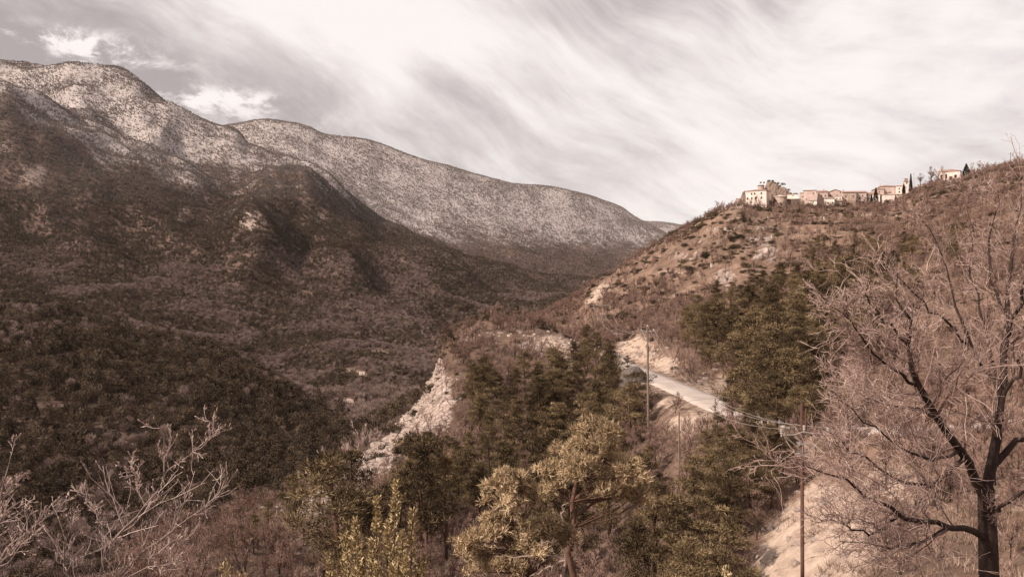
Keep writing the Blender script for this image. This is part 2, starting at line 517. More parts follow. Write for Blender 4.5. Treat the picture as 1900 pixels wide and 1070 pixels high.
# ------------------------------------------------------------------ terrain
# Survey lines of the land, near to far. Each is a list of (azimuth as photo u, height as photo v, depth in metres).
LN = [
    ('verge', [(-900, None, 1.7, -1.9), (2900, None, 1.7, -1.9)]),
    ('brink', [(-900, None, 6, -6.5), (900, None, 6, -5.8), (1800, None, 6, -4.2), (2900, None, 6, -2.6)]),
    ('steep', [(-900, None, 15, -19), (300, None, 15, -13.5), (1000, None, 15, -12), (1500, None, 15, -10), (1900, None, 15, -7.2), (2900, None, 15, -3.5)]),
    ('gully', [(-900, 1500, 38), (0, 1190, 40), (300, 1110, 42), (700, 1140, 44), (1100, 1130, 44), (1300, 1110, 44), (1400, 1078, 43),
               (1480, 1000, 45), (1550, 935, 47), (1620, 880, 49), (1800, 855, 48), (2000, 830, 46), (2900, 700, 38)]),
    ('slope', [(-900, 1560, 50), (0, 1180, 51), (300, 1058, 54), (430, 992, 68), (540, 958, 80), (600, 938, 90), (690, 892, 105), (780, 852, 118),
               (860, 826, 122), (950, 830, 120), (1050, 835, 112), (1130, 815, 106), (1200, 765, 100), (1260, 772, 88), (1340, 790, 76),
               (1450, 815, 66), (1560, 808, 60), (1700, 803, 57), (2000, 780, 54), (2900, 620, 45)]),
    ('ridge', [(-900, 1600, 60), (0, 1165, 60), (300, 1022, 64), (430, 962, 82), (540, 926, 99), (600, 908, 113), (690, 834, 141), (740, 790, 154),
               (780, 742, 166), (803, 690, 177), (818, 652, 184), (850, 616, 191), (900, 596, 199), (960, 604, 200), (1010, 610, 198), (1060, 634, 188),
               (1110, 662, 172), (1160, 664, 160), (1200, 640, 150), (1250, 662, 138), (1300, 690, 128), (1350, 705, 120), (1450, 700, 108), (1600, 690, 98),
               (1750, 660, 96), (1900, 630, 94), (2900, 430, 78)]),
    ('back', [(-900, 1650, 120), (0, 1420, 130), (300, 1280, 150), (430, 1210, 165), (540, 1130, 178), (640, 1060, 195), (720, 985, 210), (790, 880, 226),
              (840, 760, 238), (900, 690, 246), (960, 655, 252), (1010, 645, 255), (1060, 636, 255), (1110, 620, 250), (1200, 588, 240), (1300, 560, 228),
              (1400, 548, 220), (1500, 530, 214), (1600, 512, 208), (1750, 470, 200), (1900, 445, 192), (2900, 240, 160)]),
    ('crest', [(-900, 1250, 290), (0, 1085, 320), (200, 1040, 330), (350, 995, 335), (450, 955, 345), (600, 872, 385), (690, 812, 420), (780, 752, 450),
               (850, 712, 440), (905, 672, 400), (950, 615, 370), (1000, 592, 385), (1050, 562, 400), (1085, 541, 410), (1150, 504, 430), (1200, 469, 445),
               (1250, 438, 452), (1300, 413, 455), (1350, 392, 455), (1390, 387, 446), (1480, 384, 440), (1600, 380, 438), (1650, 376, 438), (1690, 360, 436),
               (1720, 347, 433), (1780, 336, 425), (1830, 320, 415), (1900, 306, 400), (2900, 40, 320)]),
    ('plateau', [(-900, 470, 720), (0, 572, 700), (130, 592, 690), (200, 605, 680), (270, 632, 670), (400, 662, 650), (500, 708, 630), (600, 756, 615),
                 (690, 755, 620), (780, 742, 640), (850, 716, 660), (905, 690, 640), (950, 650, 600), (1000, 630, 570), (1085, 580, 560), (1200, 500, 530),
                 (1300, 440, 510), (1390, 396, 490), (1500, 380, 485), (1600, 374, 485), (1700, 352, 485), (1780, 333, 480), (1900, 304, 470), (2900, 30, 380)]),
    ('valley', [(-900, 560, 1000), (0, 618, 1000), (270, 668, 950), (500, 725, 900), (650, 695, 930), (780, 692, 960), (850, 683, 1000), (900, 674, 1030),
                (1000, 655, 1080), (1200, 640, 1100), (1500, 600, 1100), (2000, 540, 1050), (2900, 300, 1000)]),
    ('bench', [(-900, 470, 1500), (0, 540, 1500), (150, 560, 1500), (300, 583, 1450), (420, 590, 1500), (500, 607, 1500), (600, 600, 1500), (700, 612, 1550),
               (800, 622, 1600), (900, 612, 1700), (1000, 600, 1800), (1200, 590, 2000), (2000, 560, 2000), (2900, 500, 2000)]),
    ('foot', [(-900, 330, 2200), (0, 432, 2200), (80, 470, 2150), (150, 458, 2200), (250, 500, 2200), (330, 480, 2250), (400, 475, 2250), (460, 440, 2250),
              (520, 470, 2300), (560, 500, 2300), (640, 485, 2350), (720, 520, 2400), (800, 520, 2500), (900, 550, 2600), (1000, 553, 2800), (1100, 548, 3000),
              (1200, 545, 3200), (2000, 530, 3200), (2900, 500, 3200)]),
    ('spur', [(-900, 60, 3000), (-200, 140, 3000), (0, 163, 3000), (60, 192, 3000), (120, 230, 2980), (200, 283, 2950), (270, 318, 2900), (340, 356, 2900),
              (430, 385, 3000), (500, 350, 3050), (560, 365, 3050), (640, 415, 3100), (700, 440, 3150), (800, 472, 3250), (900, 500, 3400), (1000, 522, 3600),
              (1100, 524, 3800), (1200, 520, 4000), (2000, 520, 4000), (2900, 500, 4000)]),
    ('behind_spur', [(-900, 110, 3450), (0, 200, 3450), (60, 212, 3450), (120, 238, 3400), (200, 278, 3350), (270, 298, 3300), (340, 318, 3300), (430, 325, 3350),
                     (500, 322, 3400), (560, 340, 3400), (640, 390, 3400), (700, 425, 3450), (800, 465, 3550), (900, 496, 3700), (1000, 520, 3900),
                     (1100, 522, 4200), (1200, 522, 4400), (2000, 520, 4400), (2900, 500, 4400)]),
    ('summit', [(-900, 60, 4200), (-200, 112, 4200), (0, 127, 4200), (100, 129, 4200), (150, 126, 4200), (210, 135, 4200), (250, 152, 4150), (280, 179, 4100),
                (330, 210, 4000), (400, 236, 3900), (440, 249, 3860), (463, 277, 3820), (500, 298, 3780), (560, 322, 3720), (600, 336, 3700), (650, 371, 3700),
                (690, 399, 3720), (720, 420, 3760), (800, 457, 3850), (900, 492, 4050), (1000, 524, 4300), (1100, 530, 4600), (1200, 530, 4900), (2000, 520, 4900), (2900, 500, 4900)]),
    ('trough', [(-900, 250, 4900), (0, 260, 4900), (250, 270, 4850), (400, 320, 4700), (463, 335, 4600), (560, 365, 4500), (650, 415, 4500), (720, 447, 4500),
                (800, 473, 4600), (900, 496, 4800), (1000, 508, 5000), (1100, 506, 5300), (1200, 500, 5500), (2000, 500, 5500), (2900, 500, 5500)]),
    ('flank', [(-900, 300, 5600), (300, 300, 5600), (463, 280, 5600), (560, 300, 5600), (640, 340, 5600), (720, 385, 5600), (800, 412, 5650), (900, 428, 5750),
               (1000, 448, 5900), (1100, 462, 6100), (1200, 470, 6300), (2000, 480, 6500), (2900, 490, 6500)]),
    ('long_ridge', [(-900, 280, 6500), (300, 262, 6500), (380, 245, 6500), (440, 234, 6500), (500, 227, 6500), (530, 231, 6500), (570, 240, 6500), (600, 253, 6500), (677, 262, 6500),
                    (715, 273, 6600), (767, 292, 6600), (819, 307, 6700), (864, 321, 6800), (917, 333, 6900), (954, 342, 7000), (1014, 348, 7100),
                    (1081, 361, 7250), (1145, 384, 7400), (1182, 406, 7500), (1200, 414, 7500), (1250, 440, 7600), (1350, 475, 7700), (2900, 495, 7700)]),
    ('beyond', [(-900, 330, 8600), (600, 330, 8600), (1000, 420, 8600), (1150, 440, 8600), (1250, 450, 8600), (2900, 490, 8600)]),
    ('far_ridge', [(-900, 300, 9800), (700, 330, 9800), (1000, 405, 9800), (1100, 415, 9800), (1190, 412, 9800), (1225, 413, 9800), (1265, 419, 9800), (1320, 426, 9800),
                   (1500, 450, 9800), (2900, 480, 9800)]),
    ('last', [(-900, 420, 11500), (900, 480, 11500), (1400, 500, 11500), (2900, 500, 11500)]),
]
NAMES = [n for n, _ in LN]
us = np.concatenate((np.arange(-900, -60, 20), np.arange(-60, 1960, 4.5), np.arange(1960, 2901, 20))).astype(float)
NU = len(us)
KD = np.zeros((NU, len(LN)))
KZ = np.zeros((NU, len(LN)))
for k, (nm, pts) in enumerate(LN):
    uu = np.array([p[0] for p in pts], float)[None]
    dd = np.array([math.log(p[2]) for p in pts], float)[None]
    zv = np.array([(p[3] if len(p) > 3 else (CV - p[1]) / F * p[2]) for p in pts], float)
    # interpolate heights as slopes so that the line keeps its shape against the sky
    sl_ = (zv / np.exp(dd[0]))[None]
    KD[:, k] = np.exp(pchip(uu, dd, us[None])[0])
    KZ[:, k] = pchip(uu, sl_, us[None])[0] * KD[:, k]
ROWS = {'verge': 6, 'brink': 12, 'steep': 26, 'gully': 36, 'slope': 44, 'ridge': 44, 'back': 50, 'crest': 34, 'plateau': 24, 'valley': 26, 'bench': 34,
        'foot': 38, 'spur': 22, 'behind_spur': 26, 'summit': 14, 'trough': 26, 'flank': 28, 'long_ridge': 8, 'beyond': 8, 'far_ridge': 3}
sv, ROW0 = [], {}
for k, n in enumerate(NAMES[:-1]):
    ROW0[n] = len(sv)
    sv += [k + i / ROWS[n] for i in range(ROWS[n])]
ROW0['last'] = len(sv)
sv.append(len(LN) - 1.0)
sv = np.array(sv)
NS = len(sv)
ki = np.minimum(sv.astype(int), len(LN) - 2)
kf = sv - ki
LD = np.log(KD)
GD = np.exp(LD[:, ki] * (1 - kf) + LD[:, ki + 1] * kf)          # (NU, NS) depth
GZ = pchip(LD, KZ, np.log(GD))
GX = (us[:, None] - CU) / F * GD
GY = GD.copy()
# relief: octaves of noise, each only where the land is far enough to show it
relief = np.zeros_like(GZ)
for o, lam in enumerate((1.6, 3.2, 6.5, 13, 26, 52, 105, 210, 420, 840)):
    w = sstep(GD, lam * 3.5, lam * 9) * (1 - sstep(GD, lam * 260, lam * 620))
    nz = noise2(GX / lam + 3.1 * o, GY / lam + 7.7 * o, 40 + o)
    if lam > 20:
        rd = 1 - 2 * np.abs(noise2(GX / lam * 0.8 + 11.0 * o, GY / lam * 0.8, 80 + o))
        nz = 0.45 * nz + 0.55 * (rd - 0.25)
    relief += w * nz * lam * (0.075 if lam < 20 else (0.055 if lam < 80 else 0.10))
calm = (1 - 0.72 * sstep(GD, 4900, 6300)) * (1 + 0.45 * sstep(GD, 1500, 2300) * (1 - sstep(GD, 3300, 3900)))
zl = sv[None, :]
onhill = (us[:, None] > 1340) & (zl > NAMES.index('crest') - 0.35) & (zl < NAMES.index('plateau') + 0.5)
calm = np.where(onhill, 0.25, calm)
GZ = GZ + relief * calm
# old terraces on the open hill under the village
TERR = (us[:, None] > 1120) * sstep(GD, 240, 300) * (1 - sstep(GD, 425, 440)) * sstep(fbm(GX, GY, 60, 3, 55), -0.15, 0.15)
tph = (GZ + 2.2 * fbm(GX, GY, 70, 3, 56)) / 5.2
tfr = tph - np.floor(tph)
GZ = GZ + TERR * 1.5 * (sstep(tfr, 0.72, 1.0) - tfr)
RISER = TERR * np.exp(-((tfr - 0.88) / 0.09) ** 2)
# spurs that run down the mountain into the valley
def spur_ridge(pts, h, wd):
    global GZ
    q = np.array([((u - CU) / F * d, d) for u, d in pts])
    best = np.full(GZ.shape, 1e9)
    sel = (GD > min(p[1] for p in pts) - 4 * wd) & (GD < max(p[1] for p in pts) + 4 * wd)
    X, Y = GX[sel] + 40 * fbm(GX[sel], GY[sel], 300, 3, 70), GY[sel] + 40 * fbm(GX[sel], GY[sel], 300, 3, 71)
    dm = np.full(X.shape, 1e9)
    am = np.zeros(X.shape)
    n_ = len(q) - 1
    for k in range(n_):
        a_, b2 = q[k], q[k + 1]
        tt_ = np.clip(((X - a_[0]) * (b2[0] - a_[0]) + (Y - a_[1]) * (b2[1] - a_[1])) / ((b2 - a_) ** 2).sum(), 0, 1)
        dd_ = np.hypot(X - a_[0] - tt_ * (b2[0] - a_[0]), Y - a_[1] - tt_ * (b2[1] - a_[1]))
        m2 = dd_ < dm
        dm[m2] = dd_[m2]
        am[m2] = ((k + tt_) / n_)[m2]
    GZ[sel] += h * np.exp(-(dm / wd)) * np.sin(np.pi * np.clip(am, .06, .94)) ** .6


for pts_, h_, w_ in (([(475, 2700), (466, 2320), (505, 2020), (468, 1760), (420, 1600)], 75, 100), ([(20, 2600), (110, 2200), (210, 1930), (290, 1650)], 60, 110), ([(230, 2600), (320, 2250), (400, 1930)], 60, 100),
                      ([(690, 2900), (745, 2450), (800, 2050)], 60, 100), ([(840, 3000), (860, 2600), (850, 2200)], 50, 110), ([(600, 3500), (560, 3000), (580, 2500)], 80, 120), ([(330, 3900), (300, 3400), (360, 2900)], 85, 140),
                      ([(120, 3900), (170, 3400), (180, 2900)], 80, 140), ([(600, 2500), (640, 2100), (690, 1750)], 50, 90)):
    spur_ridge(pts_, h_, w_)
# knobbly limestone on the ridge left of the pines
uG = np.broadcast_to(us[:, None], GZ.shape)
vG = CV - GZ / GD * F
kR = NAMES.index('ridge')
on_ridge = np.exp(-((zl - kR + 0.18) / 0.40) ** 2) * sstep(uG, 480, 620) * (1 - sstep(uG, 760, 815))
crag = np.abs(noise2(GX / 5.0, GY / 5.0, 7)) * 2.6 + np.abs(noise2(GX / 2.1, GY / 2.1, 8)) * 1.2 + noise2(GX / 11.0, GY / 11.0, 9) * 1.8
GZ = GZ + on_ridge * (crag * 0.8 - 1.3)
bankz = sstep(uG, 1330, 1400) * (1 - sstep(uG, 1700, 1800)) * sstep(GD, 36, 42) * (1 - sstep(GD, 62, 70))
GZ = GZ + bankz * (0.55 * np.abs(noise2(GX / 2.6, GY / 2.6, 57)) + 0.8 * noise2(GX / 6.0, GY / 6.0, 58))
# the road
ROADPX = [(2500, 700, 40), (2100, 752, 50), (1850, 785, 56), (1700, 797, 60), (1600, 796, 64), (1500, 790, 70), (1420, 776, 77), (1345, 757, 86),
          (1300, 737, 94), (1255, 718, 104), (1222, 704, 114), (1200, 694, 124), (1176, 684, 138), (1150, 672, 155), (1130, 655, 176)]
RP = np.array([world(*p) for p in ROADPX])
tt = np.linspace(0, len(RP) - 1, 160)
RC = np.stack([pchip(np.arange(len(RP))[None].astype(float), RP[None, :, i], tt[None])[0] for i in range(3)], 1)
for _ in range(6):
    RC[1:-1] = 0.25 * RC[:-2] + 0.5 * RC[1:-1] + 0.25 * RC[2:]
near = (GD < 230) & (GD > 25) & (uG > 1050)
ii, jj = np.nonzero(near)
pp = np.stack((GX[ii, jj], GY[ii, jj]), 1)
bd = np.full(len(pp), 1e9)
bz = np.zeros(len(pp))
for c in RC:
    dd = np.hypot(pp[:, 0] - c[0], pp[:, 1] - c[1])
    m_ = dd < bd
    bd[m_], bz[m_] = dd[m_], c[2]
w = 1 - sstep(bd, 3.4, 8.5)
GZ[ii, jj] = GZ[ii, jj] * (1 - w) + (bz - 0.12) * w
ROADDIST = np.full(GZ.shape, 1e3)
ROADDIST[ii, jj] = bd
vG = CV - GZ / GD * F


def blobs(lst):
    s = np.zeros_like(GZ)
    for (u, v, su, sv_, d0, d1, a) in lst:
        s += a * np.exp(-((uG - u) / su) ** 2 - ((vG - v) / sv_) ** 2) * ((GD > d0) & (GD < d1))
    return np.clip(s, 0, 1)


EARTH = blobs([(1500, 1000, 75, 60, 30, 75, 1.1), (1440, 1060, 60, 40, 30, 75, 1.0), (1580, 1020, 60, 70, 30, 75, 0.9), (1530, 930, 50, 40, 30, 75, .8), (1660, 885, 70, 30, 30, 75, 0.75), (1710, 930, 60, 30, 30, 75, 0.5),
               (1290, 785, 60, 22, 60, 110, 0.9), (1230, 745, 30, 14, 60, 125, 0.7), (1180, 645, 35, 26, 110, 190, 1.0), (1240, 680, 40, 22, 110, 160, .65), (1330, 715, 45, 25, 80, 140, .6),
               (1120, 535, 14, 12, 260, 460, .8), (1106, 548, 14, 8, 260, 460, 0.8), (1092, 560, 16, 5, 260, 460, 0.7), (1120, 590, 30, 8, 200, 400, .5), (1025, 632, 34, 16, 150, 215, 0.7), (1060, 665, 22, 26, 120, 215, 0.6),
               (640, 688, 26, 5, 760, 1200, .8), (676, 694, 26, 5, 760, 1200, .75), (643, 748, 18, 9, 500, 800, 1.2), (700, 655, 30, 5, 1000, 1400, .8), (860, 625, 20, 10, 1300, 1900, .4),
               (1250, 505, 70, 7, 250, 460, .5), (1600, 398, 80, 5, 330, 460, .5), (1440, 440, 120, 14, 300, 460, .35), (560, 1000, 30, 18, 40, 100, .5)])
EARTH = np.maximum(EARTH, 0.42 * (1 - sstep(ROADDIST, 3.0, 6.5)))
ROCK = blobs([(1345, 515, 26, 20, 200, 440, 0.75), (1420, 465, 40, 22, 260, 450, 0.6), (1260, 480, 60, 30, 300, 460, 0.35), (1380, 430, 90, 16, 320, 460, 0.3), (1385, 370, 30, 16, 380, 520, .6),
              (1170, 655, 40, 20, 110, 190, 0.5), (1040, 640, 40, 25, 150, 215, 0.5), (700, 490, 60, 40, 2500, 3600, .12), (468, 408, 26, 22, 1900, 2800, 1.0), (66, 322, 24, 22, 2400, 3300, .8), (340, 395, 18, 16, 2000, 3200, .6), (590, 402, 26, 18, 2200, 3400, .55), (400, 285, 30, 20, 2800, 4000, .5)])
ROCK = np.maximum(ROCK, on_ridge * 1.0)
ROCK = np.maximum(ROCK, blobs([(805, 725, 34, 48, 60, 200, 1.2), (770, 780, 50, 36, 60, 200, 1.2), (725, 822, 54, 32, 60, 200, 1.2), (680, 855, 52, 30, 60, 200, 1.2), (625, 905, 50, 28, 60, 200, 1.1), (570, 945, 45, 22, 50, 200, .8),
                               (900, 625, 60, 10, 120, 215, .45), (1000, 640, 60, 14, 120, 215, .6)]))
ROCK = np.clip(ROCK + 0.55 * RISER, 0, 1)
far = sstep(GD, 1500, 3200)
SNOW = sstep(GZ + 260 * fbm(GX, GY, 520, 5, 5), 130, 800) * sstep(GD, 2300, 3000)
SNOW = SNOW + 0.45 * sstep(uG, 430, 520) * sstep(GD, 4400, 5200) * sstep(GZ, 150, 420)
SNOW = SNOW + 0.25 * sstep(GD, 6800, 8000)
SNOW = np.clip(SNOW, 0, 1) * 0.95
NOISE_ROCK = fbm(GX, GY, 90, 5, 21)
gz_ = np.gradient(GZ, axis=1) / (np.gradient(GD, axis=1) + 1e-6)
STEEP = sstep(np.abs(gz_), .85, 1.7) * sstep(GD, 1900, 2600)
ROCK = np.clip(ROCK + 0.55 * STEEP + 0.3 * sstep(NOISE_ROCK, 0.16, 0.38) * far * 1.6, 0, 1)
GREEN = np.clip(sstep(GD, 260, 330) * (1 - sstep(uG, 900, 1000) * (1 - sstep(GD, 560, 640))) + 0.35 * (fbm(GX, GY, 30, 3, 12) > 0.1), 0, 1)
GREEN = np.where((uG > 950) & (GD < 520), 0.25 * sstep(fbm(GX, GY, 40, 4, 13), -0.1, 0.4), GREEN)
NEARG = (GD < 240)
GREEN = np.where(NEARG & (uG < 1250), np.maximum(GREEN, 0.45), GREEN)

V3 = np.stack((GX, GY, GZ), -1)
flat_id = np.arange(NU * NS).reshape(NU, NS)
QU = np.stack((flat_id[:-1, :-1], flat_id[1:, :-1], flat_id[1:, 1:], flat_id[:-1, 1:]), -1)      # (NU-1, NS-1, 4)
rowc = 0.5 * (sv[:-1] + sv[1:])[None, :] * np.ones((NU - 1, 1))
uc = 0.5 * (us[:-1] + us[1:])[:, None] * np.ones((1, NS - 1))
hill_f = (rowc < NAMES.index('back')) | ((uc > 950) & (rowc < NAMES.index('plateau') + 0.5))
val_f = ~hill_f & (rowc < NAMES.index('bench'))
dist_f = rowc > NAMES.index('trough')
mt_f = ~hill_f & ~val_f & ~dist_f
for nm, msk, lab in (('hillside', hill_f, 'stony brown hillside running up to the village'), ('valley', val_f, 'wooded valley floor under the mountains'),
                     ('mountain', mt_f, 'dark wooded mountain dusted with snow near its top'), ('distant_mountain', dist_f, 'long snow dusted ridge behind the dark mountain')):
    q = QU[msk]
    ids, inv = np.unique(q, return_inverse=True)
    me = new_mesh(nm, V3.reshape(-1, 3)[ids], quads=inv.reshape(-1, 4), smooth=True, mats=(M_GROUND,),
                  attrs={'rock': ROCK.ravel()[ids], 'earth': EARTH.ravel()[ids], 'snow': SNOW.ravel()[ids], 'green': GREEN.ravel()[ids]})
    tag(link(nm, me), lab, None, None, 'structure')
# the shelf the photographer stands on
b = MB()
gx, gy = np.meshgrid(np.linspace(-40, 40, 41), np.linspace(-45, 1.75, 24), indexing='ij')
gz = -1.93 + 0.12 * noise2(gx / 4, gy / 4, 3) + np.maximum(0, -gy - 6) * 0.25
idg = np.arange(gx.size).reshape(gx.shape)
me = new_mesh('verge', np.stack((gx, gy, gz), -1).reshape(-1, 3), quads=np.stack((idg[:-1, :-1], idg[1:, :-1], idg[1:, 1:], idg[:-1, 1:]), -1).reshape(-1, 4), smooth=True,
              mats=(M_GROUND,), attrs={'rock': np.zeros(gx.size), 'earth': np.full(gx.size, .3), 'snow': np.zeros(gx.size), 'green': np.zeros(gx.size)})
tag(link('verge', me), 'earth verge above the slope', None, None, 'structure')


def ground(u, d):
    """height of the land at photo azimuth u and depth d"""
    i = int(np.clip(np.searchsorted(us, u) - 1, 0, NU - 2))
    f = (u - us[i]) / (us[i + 1] - us[i])
    z0 = np.interp(d, GD[i], GZ[i])
    z1 = np.interp(d, GD[i + 1], GZ[i + 1])
    return z0 * (1 - f) + z1 * f


def foot(u, d, sink=0.0):
    return Vector(((u - CU) / F * d, d, ground(u, d) - sink))


def ground_xy(x, y):
    return ground(CU + F * x / y, y)


def find_d(u, v, d0, d1):
    """depth in d0..d1 at which the land shows at photo height v"""
    ds = np.linspace(d0, d1, 240)
    vs = np.array([CV - ground(u, d) / d * F for d in ds])
    return float(ds[np.argmin(np.abs(vs - v))])


# viewshed: which land can be seen from the photographer's side
VT = CV - (GZ) / GD * F
run = np.minimum.accumulate(VT, axis=1)
SEEN = np.zeros_like(VT, dtype=bool)
SEEN[:, 1:] = VT[:, 1:] <= run[:, :-1] + 9000.0 / GD[:, 1:].clip(60, 1e9) * 1.2 + 2
SEEN[:, 0] = True

# scatter points: face areas
A_ = V3[1:, 1:] - V3[:-1, :-1]
B_ = V3[1:, :-1] - V3[:-1, 1:]
AREA = np.abs(np.cross(A_[..., :2], B_[..., :2])) * 0.5


def fmean(a):
    return 0.25 * (a[1:, 1:] + a[:-1, :-1] + a[1:, :-1] + a[:-1, 1:])


FD, FU, FV, FZ = fmean(GD), fmean(uG), fmean(VT), fmean(GZ)
FX, FY = fmean(GX), fmean(GY)
FEARTH, FROCK, FROAD = fmean(EARTH), fmean(ROCK), fmean(ROADDIST)
FSEEN = SEEN[1:, 1:] | SEEN[:-1, :-1]
INFRAME = (FU > -90) & (FU < 1990)


def scatter(density, seed):
    """points per square metre on the land; returns positions and face indices"""
    rng = np.random.default_rng(seed)
    lam = (density * AREA).ravel()
    n = rng.poisson(np.clip(lam, 0, 60))
    f = np.repeat(np.arange(len(lam)), n)
    i, j = np.divmod(f, NS - 1)
    a, b = rng.random(len(f))[:, None], rng.random(len(f))[:, None]
    p = (V3[i, j] * (1 - a) * (1 - b) + V3[i + 1, j] * a * (1 - b) + V3[i, j + 1] * (1 - a) * b + V3[i + 1, j + 1] * a * b)
    return p, f


def gauss(lst):
    s = np.zeros_like(FD)
    for (u, v, su, sv_, d0, d1, a) in lst:
        s += a * np.exp(-((FU - u) / su) ** 2 - ((FV - v) / sv_) ** 2) * ((FD > d0) & (FD < d1))
    return s


def poly_mask(poly, d0, d1):
    inside = np.zeros(FU.shape, bool)
    n = len(poly)
    for i in range(n):
        (x0, y0), (x1, y1) = poly[i], poly[(i + 1) % n]
        if y0 == y1:
            continue
        c = ((FV < y0) != (FV < y1)) & (FU < (x1 - x0) * (FV - y0) / (y1 - y0) + x0)
        inside ^= c
    return inside & (FD > d0) & (FD < d1)


# ------------------------------------------------------------------ plants
UPV = np.array((0., 0., 1.))


def unit(a):
    return a / (np.linalg.norm(a, axis=-1, keepdims=True) + 1e-9)


def spawn(rng, P, R, nch, l0, l1, ang, up=0.2, m=5, t0=0.25, jit=0.12, rr=0.5, rmin=0.003, tip=0.35, curve=0.0):
    """children on every polyline of P: directions leave the parent at about ang radians"""
    n, mm, _ = P.shape
    par = np.repeat(np.arange(n), nch)
    N = len(par)
    tpos = t0 + (1 - t0) * rng.random(N)
    fi = tpos * (mm - 1)
    i0 = np.minimum(fi.astype(int), mm - 2)
    fr = (fi - i0)[:, None]
    base = P[par, i0] * (1 - fr) + P[par, i0 + 1] * fr
    rad = (R[par, i0] * (1 - fr[:, 0]) + R[par, i0 + 1] * fr[:, 0]) * rr
    T = unit(P[par, i0 + 1] - P[par, i0])
    side = unit(np.cross(T, rng.normal(size=(N, 3))))
    a = ang * (0.65 + 0.7 * rng.random(N))[:, None]
    d = unit(T * np.cos(a) + side * np.sin(a) + UPV * up)
    plen = np.linalg.norm(np.diff(P, axis=1), axis=2).sum(1)[par]
    L = plen * (l0 + (l1 - l0) * rng.random(N)) * (1.15 - 0.6 * tpos)
    pts = [base]
    cur = base
    for k in range(m - 1):
        d = unit(d + rng.normal(size=(N, 3)) * jit + UPV * curve)
        cur = cur + d * (L / (m - 1))[:, None]
        pts.append(cur)
    Q = np.stack(pts, 1)
    rad = np.maximum(rad, rmin)
    RR = np.maximum(rad[:, None] * (1 - (1 - tip) * np.linspace(0, 1, m))[None], rmin * 0.7)
    return Q, RR


def poly_resample(pts, rad, m):
    pts = np.asarray(pts, float)
    s = np.concatenate(([0], np.cumsum(np.linalg.norm(np.diff(pts, axis=0), axis=1))))
    q = np.linspace(0, s[-1], m)
    P = np.stack([pchip(s[None], pts[None, :, i], q[None])[0] for i in range(3)], 1)
    return P, np.interp(q, s, rad)


def pine(seed, h=10.0, wide=0.32, clear=0.3, lean=0.04, per=92, size=0.88, gold=False, clumps=1.0):
    """Scots pine: bent trunk, limbs in tiers, each limb carrying flat tufted cushions of needles -> (trunk mesh, crown mesh)"""
    rng = np.random.default_rng(seed)
    tr, cr = MB(), MB()
    zs = np.linspace(0, h, 9)
    bend = np.cumsum(rng.normal(size=(9, 2)) * lean * h / 9 * 1.6, axis=0)
    bend -= bend[0]
    tp = np.stack((bend[:, 0], bend[:, 1], zs), 1)
    tr.tube(tp, np.linspace(0.022 * h, 0.004 * h, 9), 6, 0.4)
    nl = int((17 + rng.integers(6)) * clumps)
    C, Rr = [], []
    for i in range(nl):
        f = clear + (0.97 - clear) * (i + rng.random()) / nl
        z = f * h
        c0 = np.array([np.interp(z, zs, tp[:, 0]), np.interp(z, zs, tp[:, 1]), z])
        a = i * 2.4 + rng.normal() * 0.5
        reach = h * wide * (1.08 - f) ** 0.6 * (0.45 + 0.75 * rng.random()) * min(1, 0.55 + (f - clear) * 3)
        dirv = np.array((math.cos(a), math.sin(a), 0.18 + 0.5 * f * rng.random()))
        end = c0 + dirv * reach
        mid = c0 + dirv * reach * 0.5 + np.array((0, 0, -0.04 * reach))
        P_, R_ = poly_resample([c0, mid, end], [0.006 * h * (1.2 - f), 0.004 * h * (1.2 - f), 0.0012 * h], 5)
        tr.tube(P_, R_, 4, 0.5)
        nc = 2 + int(reach / (0.10 * h)) + rng.integers(2)
        for k in range(nc):
            q = 0.35 + 0.65 * (k + rng.random()) / nc
            c = c0 + dirv * reach * q + rng.normal(size=3) * np.array((.35, .35, .18)) * reach * 0.38
            C.append(c)
            Rr.append((0.045 + 0.045 * rng.random()) * h * (1.15 - 0.35 * f))
    for k in range(4):
        C.append(tp[-1] + rng.normal(size=3) * 0.022 * h)
        Rr.append(0.045 * h)
    C, Rr = np.array(C), np.array(Rr)
    n = len(C)
    idx = np.repeat(np.arange(n), per)
    N = len(idx)
    d = unit(rng.normal(size=(N, 3)))
    rad = Rr[idx] * (0.35 + 0.65 * rng.random(N) ** 0.6)
    # blades of a cushion grow as little sprays: points gathered on a few axes
    p = C[idx] + d * rad[:, None] * np.array((1.15, 1.15, 0.6))
    dr = unit(d * 0.9 + UPV * 0.55 + rng.normal(size=(N, 3)) * 0.45)
    tint = np.clip(0.42 + 0.20 * rng.normal(size=n)[idx] + 0.13 * rng.normal(size=N), 0.02, 1)
    cr.leaves(p, dr, h * 0.034 * size * (0.6 + 0.8 * rng.random(N)), h * 0.0085 * size, rng, tint)
    return tr.mesh('pine_trunk', (M_REDBARK,), True), cr.mesh('pine_crown', (M_GOLD if gold else M_PINE,))


